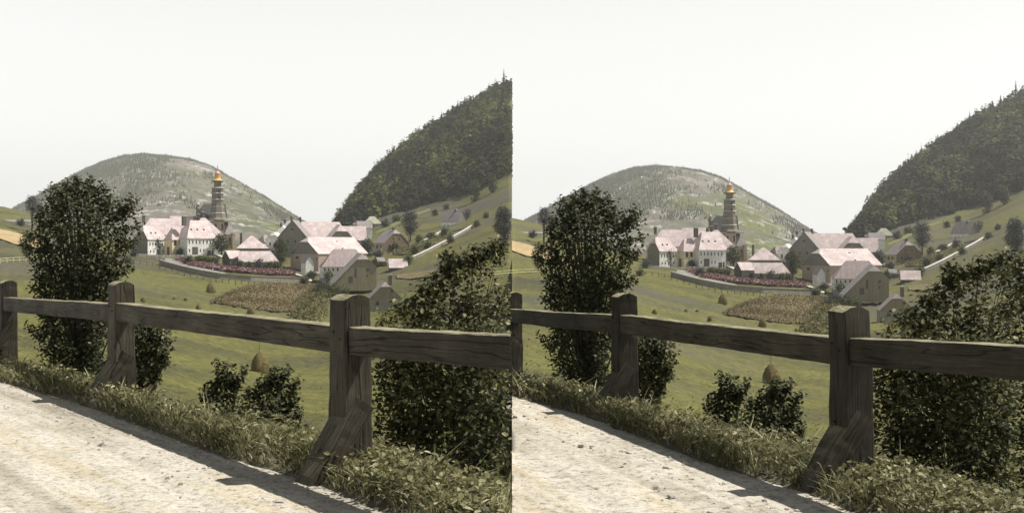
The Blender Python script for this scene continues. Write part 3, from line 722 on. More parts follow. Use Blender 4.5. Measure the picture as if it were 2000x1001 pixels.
house('townhouse', 'small rose-roofed house between the lane houses and the church'+HP, 516, 486, 40, 22, 22, 16, 12, roof='roof_rose', wall='wall_white', fL=1, fR=1, d=400, wins=row('F', (.3, .7), 6, 3, 5))
house('house', 'grey-roofed house peeping over the barns right of the long pink roof'+HP, 700, 452, 12, 28, 24, 9, 12, roof='roof_grey', wall='wall_white', fR=.4, d=430)
house('farm_row', 'long low white farm building high on the left slope'+HP, 62, 441, -8, 72, 12, 9, 3, anchor=(1, -1), roof='roof_grey', wall='wall_white', cat='building', wins=row('F', (.15, .3, .5, .62, .8), 2, 2.5, 5))

# ------------------------------------------------------------------ church
def lathe(prof, n, k, kh, rot=0.0, cx=0, cy=0):
    V = []; Fs = []
    for (r, z) in prof:
        for j in range(n):
            an = 2*math.pi*(j+.5)/n+rot; V.append((cx*kh+r*kh*math.cos(an), cy*kh+r*kh*math.sin(an), z*k))
    for i in range(len(prof)-1):
        for j in range(n): Fs.append([i*n+j, i*n+(j+1) % n, (i+1)*n+(j+1) % n, (i+1)*n+j])
    Fs.append(list(range(n))[::-1]); Fs.append([(len(prof)-1)*n+j for j in range(n)])
    return V, Fs
def church():
    d = 412.; u0, v0 = 425, 497; k = d/F; kh = k*ca(u0)
    root = thing('church', 'village church with tiered tower, gold cupola and dark steep nave'+HP, 'church', u0, v0, d, math.radians(12), 'churches')
    def Lp(name, prof, mat, n=8, par=root, cx=0, cy=0): return newmesh(name, *lathe(prof, n, k, kh, 0, cx, cy), M[mat], par)
    tw = newmesh('tower', *boxm(-11*kh, 11*kh, -11*kh, 11*kh, -14*k, 66*k), M['tower_wall'], root)
    for x in (-6, 7): newmesh('window', *boxm((x-1.8)*kh, (x+1.8)*kh, -11.3*kh, -10*kh, 48*k, 60*k), M['pane'], tw)
    newmesh('skirt_roof', *lathe([(18.5, 65), (21, 66.5), (21, 68), (17, 72), (14.6, 80), (13, 92), (12.3, 100), (12, 104)], 8, k, kh), M['tower'], root)
    newmesh('cornice', *boxm(-21*kh, 27*kh, -16*kh, 16*kh, 64.2*k, 66*k), M['ledge'], root)
    sh = Lp('tower_shaft', [(11.4, 100), (11.2, 129), (9, 131)], 'tower')
    for x, z in ((2, 120), (2.5, 107)): newmesh('window', *boxm((x-1.6)*kh, (x+1.6)*kh, -12*kh, -10*kh, z*k, (z+6)*k), M['pane'], sh)
    for z in (80, 93, 107, 119, 129.5): Lp('ledge', [(12.0, z-.6), (13.4, z), (13.4, z+.6), (11.6, z+1.6)], 'ledge') if z > 90 else Lp('ledge', [(14, z-.6), (15.6, z), (15.6, z+.8), (14, z+2)], 'ledge')
    Lp('neck', [(7.5, 131), (7, 134), (7, 141)], 'tower')
    Lp('cupola_skirt', [(6, 140), (12.6, 142.6), (13, 143.6), (12, 144.4)], 'tower')
    Lp('cupola', [(12, 144.2), (9, 145.6), (6.8, 147.6), (6, 150), (6, 152), (5.4, 153.5)], 'gold', 12)
    Lp('lantern', [(6, 153.3), (6, 158), (5.6, 158.4)], 'orange', 12)
    Lp('cupola_cap', [(5.6, 158.2), (5.9, 159), (4.2, 160.6), (1.8, 162.4), (.6, 165.5)], 'cupola_pale', 12)
    Lp('finial', [(.5, 165), (.4, 169), (1, 170), (.9, 171), (.3, 172), (.25, 176)], 'chimney', 6)
    # nave, choir and ridge turret
    house_parts(root, k, kh, 66, 44, 62, 38, fL=1, fR=.0, rl=26, wall='wall_grey', roof='roof_dark', ox=-12, oy=30)
    house_parts(root, k, kh, 24, 22, 42, 16, fR=1, rr_=8, wall='tower_wall', roof='roof_grey', ox=22, oy=6, wins=[('F', .55, 18, 4, 16)])
    bt = newmesh('buttress', *boxm(27*kh, 31*kh, -12*kh, -5*kh, -14*k, 40*k), M['tower_wall'], root)
    newmesh('buttress_cap', *boxm(26.6*kh, 31.4*kh, -12.4*kh, -4.6*kh, 40*k, 43*k), M['ledge'], bt)
    tu = Lp('ridge_turret', [(3.2, 70), (3.2, 88), (4.8, 89), (3.6, 92), (2.6, 94), (2.6, 97)], 'tower', 8, root, -34, 26)
    Lp('turret_cupola', [(2.6, 97), (4.6, 98), (3.2, 101), (1.2, 104), (.4, 108)], 'ledge', 8, tu, -34, 26)
church()

# ------------------------------------------------------------------ small built things draped on the slope
def gp(s, u, v, off=0.0):
    d = d_of(u, v); return ground(s, float(u), d, off)
def polyline(s, pts, step=3.0):
    out_ = []
    for (a, b) in zip(pts[:-1], pts[1:]):
        n = max(2, int(math.hypot(b[0]-a[0], b[1]-a[1])/step)); 
        for i in range(n): out_.append((a[0]+(b[0]-a[0])*i/n, a[1]+(b[1]-a[1])*i/n))
    out_.append(pts[-1]); return [gp(s, *p) for p in out_]
def wall_thing(name, label, pts, hpx, th, mat='stone', cap='stone_cap', caph=.35):
    for s in SIDES:
        Q = polyline(s, pts, 16.0); o0 = Q[0]; root = empty(name, o0); tag(root, label.replace('{S}', SN[s]), 'wall', 'garden walls')
        for nm, h0, h1, t_, mt in (('masonry', -1.5, hpx, th, mat), ('coping', hpx, hpx+caph, th*1.5, cap)):
            V = []; Fs = []
            for i, p in enumerate(Q):
                q = Q[min(i+1, len(Q)-1)]-Q[max(i-1, 0)]; nrm = np.array([-q[1], q[0], 0]); nrm /= np.linalg.norm(nrm)+1e-9
                for sg, z in ((-1, h0), (1, h0), (1, h1), (-1, h1)): V.append(p-o0+nrm*sg*t_/2+np.array([0, 0, z]))
            for i in range(len(Q)-1):
                for j in range(4): Fs.append([i*4+j, i*4+(j+1) % 4, i*4+4+(j+1) % 4, i*4+4+j])
            n = len(Q)*4-4; Fs += [[3, 2, 1, 0], [n, n+1, n+2, n+3]]
            newmesh(nm, V, Fs, M[mt], root)
wall_thing('garden_wall', 'long pale-topped wall climbing the right bank to the upper cottage'+HP, [(806, 508), (840, 492), (870, 476), (900, 459), (922, 446)], 1.0, .45, caph=.3)
wall_thing('garden_wall', 'short pale wall below the brown cottage'+HP, [(725, 499), (748, 491), (772, 484)], .8, .6)
wall_thing('garden_wall', 'thin pale wall in the middle of the right bank garden'+HP, [(820, 477), (842, 467), (862, 456)], .7, .5)
wall_thing('garden_wall', 'upper thin wall in front of the hillside cottage'+HP, [(884, 453), (902, 449), (920, 446)], .6, .5)
wall_thing('retaining_wall', 'low grey curved wall under the pink flower bed'+HP, [(312, 517), (345, 526), (380, 535), (430, 544), (490, 549), (545, 551), (600, 552)], 1.3, .5, cap='stone', caph=.2)
wall_thing('garden_wall', 'grey stone wall beside the small pink-roofed shed'+HP, [(722, 521), (757, 519)], 1.2, .5)
def rail_fence(name, label, pts, hgt, n, mat, rails=(.45, .9), cat='fence'):
    for s in SIDES:
        Q = np.array(polyline(s, pts, 1.0)); o0 = Q[0]; root = empty(name, o0); tag(root, label.replace('{S}', SN[s]), cat, 'field fences')
        sel = Q[np.linspace(0, len(Q)-1, n).astype(int)]
        w_ = hgt*.07
        for p in sel:
            V, Fq = boxm(-w_, w_, -w_, w_, -.4, hgt); newmesh('post', [np.array(v)+p-o0 for v in V], Fq, M[mat], root)
        for r in rails:
            V, Q2 = tubes([(sel-o0+np.array([0, -w_, hgt*r]), np.full(len(sel), hgt*.055))], 4); newmesh('rail', V, Q2, M[mat], root)
rail_fence('rail_fence', 'pale yellow rail fence crossing the left meadow'+HP, [(-60, 519), (0, 514), (30, 512), (60, 510), (100, 509)], 1.1, 14, 'fence_far')
rail_fence('picket_fence', 'pale picket fence in front of the white house garden'+HP, [(248, 499), (275, 503), (300, 505), (330, 505), (362, 504)], 1.3, 38, 'cap', (.7,))
rail_fence('wire_fence', 'thin post fence along the lane above the meadow'+HP, [(250, 512), (275, 515), (300, 520), (330, 530), (370, 541), (420, 551), (480, 556), (560, 559)], 1.1, 26, 'pole', (.85,))
def patch(name, label, top, bot, mat, off=.12, kind='structure', nu=50, nv=14, strew=None, cat=None):
    for s in SIDES:
        u0 = min(top[0][0], bot[0][0]); u1 = max(top[-1][0], bot[-1][0]); us = np.linspace(u0, u1, nu)
        vt = np.interp(us, [p[0] for p in top], [p[1] for p in top]); vb = np.interp(us, [p[0] for p in bot], [p[1] for p in bot])
        vb = np.maximum(vb, vt+.2)
        V = []
        for i, u in enumerate(us):
            d1 = d_of(u, vt[i]); d0 = d_of(u, vb[i])
            for j in range(nv):
                dd = d0+(d1-d0)*j/(nv-1); V.append(ground(s, float(u), dd, off*(1+dd/150)))
        V = np.array(V); 
        if s == 1: V[:, 0] = np.maximum(V[:, 0], 0)
        idx = np.arange(nu*nv).reshape(nu, nv); q = np.stack([idx[:-1, :-1], idx[1:, :-1], idx[1:, 1:], idx[:-1, 1:]], -1).reshape(-1, 4)
        if mat: tag(newmesh(name, V, q, M[mat], smooth=True), kind='structure')
        if strew:
            nm, mt, cnt, size, hh = strew; rr = np.random.default_rng(5)
            G = V.reshape(nu, nv, 3); a = rr.uniform(0, nu-1.001, cnt); b = rr.uniform(0, nv-1.001, cnt); i = a.astype(int); j = b.astype(int); fa = (a-i)[:, None]; fb = (b-j)[:, None]
            pos = (G[i, j]*(1-fa)+G[i+1, j]*fa)*(1-fb)+(G[i, j+1]*(1-fa)+G[i+1, j+1]*fa)*fb
            pos[:, 2] += rr.uniform(0, hh, cnt); pos[:, :2] += rr.normal(0, size*1.3, (cnt, 2))
            rv = np.clip(rr.normal(.55+.3*np.sin(b/nv*14), .25, cnt), 0, 1)
            Vl, ql, rl = leafmesh(pos, rr.uniform(.6, 1.4, cnt)*size, rr.normal(0, .6, (cnt, 3))+np.array([0, -.5, .7]), rv, rr, False)
            tag(newmesh(nm, Vl, ql, M[mt], rnd=rl), label.replace('{S}', SN[s]), cat, kind='stuff')
M['soil'] = simple('tilled_soil', (.14, .118, .06), (.21, .165, .085), .12, rough=.95)
M['wheat'] = simple('ripe_field', (.34, .25, .13), (.46, .36, .20), .12, rough=.95, bmp=.3, bd=.2)
M['path'] = simple('pale_path', (.42, .40, .35), (.6, .58, .52), .4, rough=.95)
M['tuft'] = simple('pale_grass', (.13, .14, .05), (.20, .21, .075), .3, rough=.95)
M['lane'] = simple('lane', (.20, .19, .17), (.30, .29, .27), .4, rough=.95)
patch('flower_bed', 'long bed of pink and magenta flowers below the barns'+HP, [(348, 507), (380, 516), (450, 526), (520, 530), (570, 532)], [(348, 508.5), (380, 521), (450, 532), (520, 537), (570, 538.5)], 'soil', strew=('flower', 'flowers', 15000, .55, .7), cat='flowers')
patch('tilled_field', 'brown-orange crop growing on the oval field above the haystacks'+HP, [(418, 592), (440, 576), (480, 560), (520, 556), (600, 557), (615, 560)], [(418, 593), (480, 603), (540, 610), (575, 610), (600, 588), (615, 562)], 'soil', strew=('crop', 'cropb', 13000, .34, .22), cat='crop')
patch('vegetable_strip', 'bright green vegetable rows beside the oval field'+HP, [(566, 640), (585, 610), (600, 585), (618, 563), (640, 570)], [(566, 642), (590, 646), (612, 640), (630, 600), (640, 580)], 'tuft', strew=('vegetable', 'crop', 8000, .6, .6), cat='vegetables')
patch('ripe_field', '', [(-250, 446), (0, 449), (35, 457), (80, 474), (100, 480)], [(-250, 466), (0, 468), (30, 479), (80, 487), (100, 489)], 'wheat')
patch('lane', '', [(322, 504), (345, 507), (365, 517), (440, 534)], [(322, 513), (345, 523), (380, 534), (440, 545)], 'lane', off=.05)
patch('path', '', [(420, 497), (430, 499), (440, 504)], [(420, 499), (430, 503), (440, 509)], 'path')
patch('path', '', [(568, 533), (585, 538), (600, 547), (612, 548)], [(568, 535.5), (585, 541), (600, 551), (612, 551)], 'path')
patch('green_bank', '', [(735, 452), (770, 436), (800, 420), (840, 408)], [(735, 458), (770, 443), (800, 427), (840, 412)], 'tuft', off=.05)
patch('garden_strip', 'green garden plants between the pale walls on the right bank'+HP, [(770, 492), (800, 484), (850, 466), (880, 457)], [(770, 498), (800, 497), (850, 478), (880, 466)], 'tuft', off=.08, strew=('vegetable', 'crop', 2500, .6, .6), cat='vegetables')
patch('earth_strip', '', [(775, 538), (800, 535), (850, 529)], [(775, 545), (800, 547), (850, 540)], 'soil')
# wayside column by the cottage wall
def monument():
    d = d_of(745, 506); k = d/F; kh = k*ca(745)
    r = thing('wayside_column', 'small yellowish stone column with statue between the walls'+HP, 'monument', 745, 506, d, 0, 'wayside columns')
    newmesh('plinth', *boxm(-4*kh, 4*kh, -4*kh, 4*kh, -6*k, 5*k), M['wall_yellow'], r)
    newmesh('column', *lathe([(2.6, 5), (2.2, 6), (1.7, 7), (1.6, 14), (2.4, 15), (2.4, 16)], 10, k, kh), M['wall_yellow'], r)
    newmesh('statue', *lathe([(1.2, 16), (1.5, 18), (1.1, 20), (.5, 21), (.7, 22), (.3, 23)], 8, k, kh), M['wall_yellow'], r)
monument()

# ------------------------------------------------------------------ haystacks
def haystack(label, u, v, hpx, wpx, pole=0, seed=0):
    d = d_of(u, v); k = d/F; kh = k*ca(u); rr = np.random.default_rng(seed)
    r = thing('haystack', label, 'haystack', u, v, d, 0, 'haystacks on the meadow')
    prof = [(.0, -.1), (.96, -.05), (1.04, .10), (1.05, .28), (.96, .48), (.80, .66), (.58, .82), (.34, .93), (.12, 1.0)]
    V = []; n = 20
    for (a, z) in prof:
        for j in range(n):
            an = 2*math.pi*j/n; q = a*(1+.07*math.sin(3*an+seed)+rr.normal(0, .04)); V.append((q*wpx/2*kh*math.cos(an), q*wpx/2*kh*math.sin(an), (z+rr.normal(0, .012))*hpx*k))
    Fs = [[i*n+j, i*n+(j+1) % n, (i+1)*n+(j+1) % n, (i+1)*n+j] for i in range(len(prof)-1) for j in range(n)] + [[(len(prof)-1)*n+j for j in range(n)]]
    m = 700; t = rr.uniform(0, .98, m); rad = np.interp(t, [p[1] for p in prof[1:]], [p[0] for p in prof[1:]]); an = rr.uniform(0, 2*math.pi, m)
    pos = np.stack([rad*wpx/2*kh*np.cos(an), rad*wpx/2*kh*np.sin(an), t*hpx*k], -1)*1.0
    Vl, ql, rl = leafmesh(pos, np.full(m, min(3.0*k, .25)), np.stack([np.cos(an), np.sin(an), .4+0*an], -1)+rr.normal(0, .4, (m, 3)), rr.uniform(0, 1, m), rr, False, .25)
    n0 = len(V); V = V+[tuple(p) for p in Vl]; nb = len(Fs); Fs = Fs+[[int(i)+n0 for i in f] for f in ql]
    newmesh('hay', V, Fs, [M['hay'], M['strawb']], r, rnd=np.concatenate([np.zeros(nb), rl]), midx=[0]*nb+[1]*len(ql))
    if pole:
        V, Q = tubes([(np.array([[0, 0, hpx*.5*k], [.3*k, 0, (hpx+pole)*k]]), np.array([.7, .4])*k)]); newmesh('pole', V, Q, M['pole'], r)
M['strawb'] = foliage('straw', [(0, (.08, .065, .03)), (.6, (.17, .14, .065)), (1, (.3, .25, .12))], .9, .1, .1)
haystack('large round haystack with thin pole, nearest and lowest on the meadow'+HP, 507, 726, 38, 33, 30, 1)
haystack('tall lumpy haystack leaning left, highest on the meadow'+HP, 412, 571, 20, 17, 3, 2)
haystack('small brown haystack below the oval field'+HP, 490, 615, 16, 15, 2, 3)
haystack('tiny dark haystack just above the middle rail'+HP, 387, 605, 10, 9, 2, 4)
haystack('tiny low hay heap, right of the pair above the middle rail'+HP, 362, 586, 4, 6, 0, 5)
haystack('tiny low hay heap, left of the pair above the middle rail'+HP, 340, 586, 5, 6, 0, 6)
haystack('small hay heap beside the mid post'+HP, 279, 590, 9, 9, 2, 7)

# ------------------------------------------------------------------ village trees and bushes
far_tree('round dark tree in front of the hipped house'+HP, 432, 458, 491, 499, 15, 'leaf_far', 31, d_of(432, 500)+4, 130, 'round_tree', group='village trees')
far_tree('yellow-green tree between the low barn and the pointed gable'+HP, 548, 466, 512, 522, 16, 'leaf_far', 32, None, 150, 'round_tree', group='village trees')
far_tree('small climbing tree against the white house front'+HP, 310, 468, 494, 501, 4, 'leaf_far', 33, None, 26, 'espalier_tree', group='village trees', trunk=1)
far_tree('lone narrow dark tree standing in the left meadow'+HP, 51, 451, 496, 507, 9, 'leaf_far', 34, None, 80, 'poplar_tree', group='village trees')
far_tree('taller grey tree of the hillside pair on the left skyline'+HP, 63, 384, 414, 425, 12, 'leaf_grey', 35, 330, 70, 'ash_tree', group='skyline trees')
far_tree('lower rounder tree of the hillside pair on the left skyline'+HP, 78, 398, 424, 432, 9, 'leaf_grey', 36, 320, 60, 'ash_tree', group='skyline trees')
far_tree('broad tree with bare trunk above the brown cottage'+HP, 801, 412, 458, 474, 18, 'leaf_grey', 37, d_of(800, 473), 170, 'broad_tree', group='hillside trees')
far_tree('pale grey tree beside the right end of the barn roofs'+HP, 716, 468, 500, 508, 15, 'leaf_grey', 38, 345, 110, 'round_tree', group='village trees', trunk=1.5)
far_tree('tall dark tree standing at the edge of the right bank meadow'+HP, 984, 404, 472, 486, 17, 'leaf_grey', 39, 300, 230, 'dark_tree', group='hillside trees', clip=True, leafpx=3.0)
far_tree('light leafy tree at the foot of the forest'+HP, 928, 352, 396, 404, 12, 'leaf_far', 40, 560, 80, 'broad_tree', group='hillside trees')
far_tree('second light tree at the foot of the forest, near the slope path'+HP, 962, 338, 372, 381, 11, 'leaf_far', 41, 560, 70, 'broad_tree', group='hillside trees')
far_tree('small tree behind the chimney of the upper hillside cottage'+HP, 912, 410, 436, 442, 7, 'leaf_grey', 42, 470, 50, 'small_tree', group='hillside trees')
bushes = [(505, 506, 527, 9, 'dark tall bush in front of the long barn, tallest of its row'), (487, 513, 527, 6, 'small bush left of the tallest barn bush'), (525, 512, 528, 9, 'wide bush right of the tallest barn bush'),
          (468, 508, 523, 6, 'dark bush at the step between the two low barns'), (540, 512, 528, 6, 'bush at the right end of the long barn'),
          (597, 512, 528, 6, 'dark bush at the left foot of the little shed'), (617, 514, 532, 7, 'dark bush at the right foot of the little shed'), (608, 530, 544, 10, 'pale bush below the little shed'),
          (640, 528, 556, 7, 'bush at the corner of the white farmhouse'), (630, 545, 566, 12, 'green bush below the white farmhouse'), (652, 556, 584, 14, 'dark thicket below the olive barn'), (674, 560, 588, 12, 'green thicket right of the dark one below the olive barn'),
          (370, 500, 515, 9, 'reddish bush left end of the terrace garden'), (388, 500, 514, 9, 'low green bush, second in the terrace garden'), (405, 500, 515, 9, 'low green bush, third in the terrace garden'), (420, 502, 515, 7, 'low bush at the right end of the terrace garden'),
          (797, 500, 516, 7, 'dark bush above the small pink-roofed shed'), (706, 552, 562, 7, 'small bush at the foot of the olive barn wall'), (262, 484, 500, 7, 'bush at the shaded gable of the white house'),
          (820, 462, 474, 9, 'bush on the bank right of the brown cottage'), (842, 455, 466, 9, 'bush on the bank below the hillside path'), (868, 446, 462, 8, 'bush left of the upper hillside cottage'), (810, 482, 494, 8, 'bush in the bank garden near its pale wall'),
          (880, 460, 474, 6, 'garden bush inside the climbing wall'), (40, 428, 440, 5, 'dark bush before the long white farm building'), (375, 486, 496, 5, 'small cart-like bush before the inn door'), (250, 505, 514, 6, 'low bush at the meadow lane'), (352, 488, 498, 4, 'small bush at the cream house'),
          (700, 444, 456, 8, 'bush between the barn roofs and the forest foot, lowest of the bank'), (722, 436, 450, 7, 'bush below the pale forest-edge cottage'), (752, 430, 443, 7, 'bush right of the pale forest-edge cottage'), (774, 420, 432, 8, 'bush on the upper bank left of the broad tree'),
          (850, 412, 420, 3.25, 'small bush high on the open bank, left of two'), (872, 400, 408, 3.9, 'small bush high on the open bank, right of two'), (835, 474, 486, 5, 'garden shrub at the middle of the thin pale wall'), (772, 476, 488, 7, 'dark shrub at the end of the wall below the cottage'), (740, 490, 506, 6, 'dark shrub left of the stone column'),
          (732, 508, 521, 8, 'dark shrub at the grey wall beside the pink-roofed shed'), (930, 434, 442, 3.9, 'shrub at the end of the hillside lane'), (950, 418, 424, 3.25, 'shrub on the upper right meadow edge'), (618, 560, 572, 7, 'shrub at the corner of the vegetable strip'), (596, 542, 552, 6, 'shrub at the lane end below the little shed')]
for i, (u, vt, vb, hw, lb) in enumerate(bushes):
    far_tree(lb+HP, u, vt, vb, vb, hw, 'leaf_far' if i % 3 else 'leaf_grey', 60+i, d_of(u, vb+1)-1.5, 26+int(hw*3), 'bush', 'bush', 'village bushes', 2.4, False, None)
# forest-edge and skyline conifers one can tell apart
con = [(668, 428, 446, 470, 4, 'slim dark conifer, leftmost at the end of the forest ridge'), (684, 398, 442, 470, 8, 'conifer second from the left end of the forest ridge'), (676, 412, 444, 500, 6, 'short conifer between the first two at the forest end'),
       (829, 253, 292, 850, 4.5, 'thin conifer breaking the forest skyline, lowest of the row'), (877, 222, 262, 850, 4.5, 'thin conifer on the forest skyline, second lowest of the row'), (894, 203, 245, 850, 4, 'bare-tipped conifer at mid height of the forest skyline'),
       (908, 196, 240, 850, 6, 'bushy conifer at mid height of the forest skyline'), (924, 192, 228, 850, 4, 'short conifer above the middle of the forest skyline'), (955, 170, 212, 850, 5, 'conifer near the top of the forest skyline'), (984, 143, 190, 850, 5, 'tall ragged conifer at the very top of the forest skyline')]
for i, (u, vt, vb, d, wd, lb) in enumerate(con): conifer(lb+HP, u, vt-(9 if d > 800 else 2), vb, d, wd*2.1, 100+i, 'conifers of the forest edge')

# ------------------------------------------------------------------ forest on the steep slope (reads as one mass)
def blob_template(rr, n=150):
    v = rr.normal(0, 1, (n, 3)); v /= np.linalg.norm(v, axis=1, keepdims=True)
    lump = 1+.28*np.sin(v[:, 0]*4+rr.uniform(0, 6))*np.cos(v[:, 1]*4+rr.uniform(0, 6))+.18*np.sin(v[:, 2]*6)
    p = v*lump[:, None]*rr.uniform(.7, 1, n)[:, None]
    return p, v
for s in SIDES:
    rr = np.random.default_rng(77+s); n = 2300
    u = rr.uniform(668, 1000 if s == 0 else 1120, n)
    dlo = np.interp(u, [668, 700, 760, 800, 880, 940, 1000, 1120], [560, 590, 600, 600, 610, 600, 590, 580]); d = dlo+(925-dlo)*rr.uniform(0, 1, n)**.9
    g = ground(s, u, d)
    ok = ((s == 1) | (g[:, 0] < -1)); g = g[ok]; d = d[ok]; u = u[ok]; n = len(g)
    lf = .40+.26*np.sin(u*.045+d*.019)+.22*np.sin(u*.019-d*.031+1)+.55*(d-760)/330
    Vs = []; Qs = []; Rs = []; b = 0
    for i in range(n):
        con_ = rr.uniform() < .16
        rad = rr.uniform(3.2, 6.6)*(.8 if d[i] > 880 else 1.0); hh = rad*rr.uniform(1.05, 1.5)
        p, v = blob_template(rr, 120)
        if con_: rad = rr.uniform(2.6, 3.6); hh = rad*3.0; p[:, :2] *= np.clip(.62-.6*p[:, 2:3], .06, 1.3)
        pos = p*np.array([rad, rad, hh])+g[i]+np.array([0, 0, hh*.8-1.5])
        if s == 0:
            m_ = pos[:, 0] < -.3; pos = pos[m_]; v = v[m_]; p = p[m_]
        if len(pos) == 0: continue
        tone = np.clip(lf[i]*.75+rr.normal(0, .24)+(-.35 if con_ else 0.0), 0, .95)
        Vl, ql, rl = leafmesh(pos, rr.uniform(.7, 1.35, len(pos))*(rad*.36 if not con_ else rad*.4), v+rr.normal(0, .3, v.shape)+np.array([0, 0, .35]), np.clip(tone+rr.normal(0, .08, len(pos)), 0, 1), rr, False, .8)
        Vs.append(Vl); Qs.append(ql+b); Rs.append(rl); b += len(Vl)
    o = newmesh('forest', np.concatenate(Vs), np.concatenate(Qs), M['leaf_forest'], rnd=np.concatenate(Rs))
    tag(o, 'dense mixed forest covering the steep mountainside, %s photo half' % SN[s], 'forest', kind='stuff')

# ------------------------------------------------------------------ near trees, bushes and hedge
leafy('maple_tree', 'dark leafy roadside maple behind the fence between the posts'+HP, 'tree',
      [(356, 142, 172), (368, 137, 191), (385, 109, 207), (400, 97, 223), (415, 89, 241), (440, 79, 247), (470, 79, 241), (500, 85, 235), (540, 89, 223), (580, 87, 213), (620, 85, 221), (660, 89, 253), (700, 101, 263), (735, 98, 266), (770, 100, 262)],
      165, 775, 13.2, 1500, 17, 6.8, 34, 'leaf_near', True, 51, False, 70, .75, trunk=11, holes=22, bright=.06, thin=500,
      shoots=[(150, 350, 46), (176, 354, 44), (112, 368, 40), (97, 384, 40), (132, 360, 30), (198, 366, 40), (212, 384, 40), (258, 388, 60), (262, 408, 40), (240, 412, 44), (264, 436, 50), (228, 396, 30), (68, 462, 44), (62, 480, 40), (70, 505, 40), (74, 560, 30), (70, 600, 36), (66, 640, 40), (78, 540, 20), (238, 560, 30), (250, 520, 40), (262, 470, 40), (84, 430, 36), (88, 412, 30), (262, 700, 40)])
leafy('shrub', 'low leafy shrub right of the maple, behind the mid post'+HP, 'shrub',
      [(625, 270, 300), (650, 255, 318), (680, 245, 322), (710, 240, 312), (740, 244, 296), (775, 250, 280)], 268, 790, 11.0, 170, 15, 7.6, 26, 'leaf_near', True, 52, False, 14, .7, bright=.1, shoots=[(328, 680, 40), (312, 655, 34), (325, 700, 36), (306, 720, 40), (296, 745, 30)])
leafy('shrub', 'small upright shrub, left of the pair in front of the haystack meadow'+HP, 'shrub',
      [(745, 420, 445), (760, 414, 460), (772, 408, 470), (775, 404, 474), (800, 402, 476), (830, 410, 470), (850, 420, 465)], 440, 872, 8.2, 95, 15, 8.6, 26, 'leaf_near', True, 53, False, 14, .7, bright=.1, shoots=[(430, 698, 44), (448, 712, 36), (476, 716, 40), (400, 762, 30), (395, 790, 30), (412, 742, 30), (462, 730, 30)])
leafy('shrub', 'wider spreading shrub, right of the pair in front of the haystack meadow'+HP, 'shrub',
      [(758, 520, 560), (768, 500, 566), (780, 482, 574), (790, 470, 574), (815, 466, 566), (840, 470, 560), (865, 485, 575), (885, 500, 560)], 520, 895, 7.4, 175, 15, 8.6, 26, 'leaf_near', True, 54, False, 18, .7, bright=.1, shoots=[(530, 712, 36), (562, 712, 50), (546, 722, 36), (580, 738, 40), (578, 775, 36), (584, 805, 36), (592, 832, 44), (575, 850, 30), (505, 738, 26), (486, 752, 24)])
for _i in (-1, -2):                      # the pair stands a little lower on the bank
    _o, _u, _v, _d, _r0, _l = REG[_i]; REG[_i] = (_o, _u, _v+11, _d, _r0, _l); _o.location = P(0, _u, _v+11, _d)
leafy('hedge', 'dense leafy hedge filling the space under the right-hand rail'+HP, 'hedge',
      [(640, 760, 1000), (670, 736, 1000), (720, 730, 1000), (800, 730, 1000), (880, 735, 1000), (940, 760, 1000), (985, 800, 1000)], 880, 1000, 6.6, 900, 14, 10.5, 40, 'leaf_hedge', True, 55, True, 50, .42, bright=.10)
leafy('hazel_shrub', 'tall hazel shrub rising above the right-hand rail'+HP, 'shrub',
      [(485, 935, 985), (505, 878, 1000), (530, 862, 1000), (560, 820, 1000), (590, 790, 1000), (620, 775, 1000), (660, 770, 1000), (760, 770, 1000)], 900, 900, 9.0, 430, 15, 9.5, 36, 'leaf_hedge', True, 56, True, 50, .5, bright=.16, holes=14, thin=600, shoots=[(868, 498, 44), (880, 505, 30), (905, 500, 30), (935, 488, 40), (968, 480, 44), (940, 512, 26), (822, 562, 40), (800, 590, 40), (783, 600, 30), (845, 545, 30), (862, 525, 30), (985, 478, 30)])
leafy('hedge', 'end of the hedge at the right edge of the photo, behind the rail', 'hedge',
      [(470, 990, 1060), (520, 975, 1110), (640, 968, 1150), (800, 968, 1160), (940, 972, 1150), (990, 980, 1130)], 1050, 1000, 7.6, 420, 14, 10.5, 36, 'leaf_hedge', True, 58, False, 20, .35, bright=.10)
_r = REG.pop()[0]; _r.location = P(1, 1050, 1000, 7.6); _r.rotation_euler = (0, 0, az(1, 1050))
leafy('low_shrub', 'yellow-green low shrub on the slope beside the right-hand post'+HP, 'shrub',
      [(592, 740, 800), (610, 728, 850), (635, 726, 860), (670, 730, 860)], 790, 700, 16, 150, 14, 6, 16, 'crop', False, 57, False, 10, .8, bright=.05)

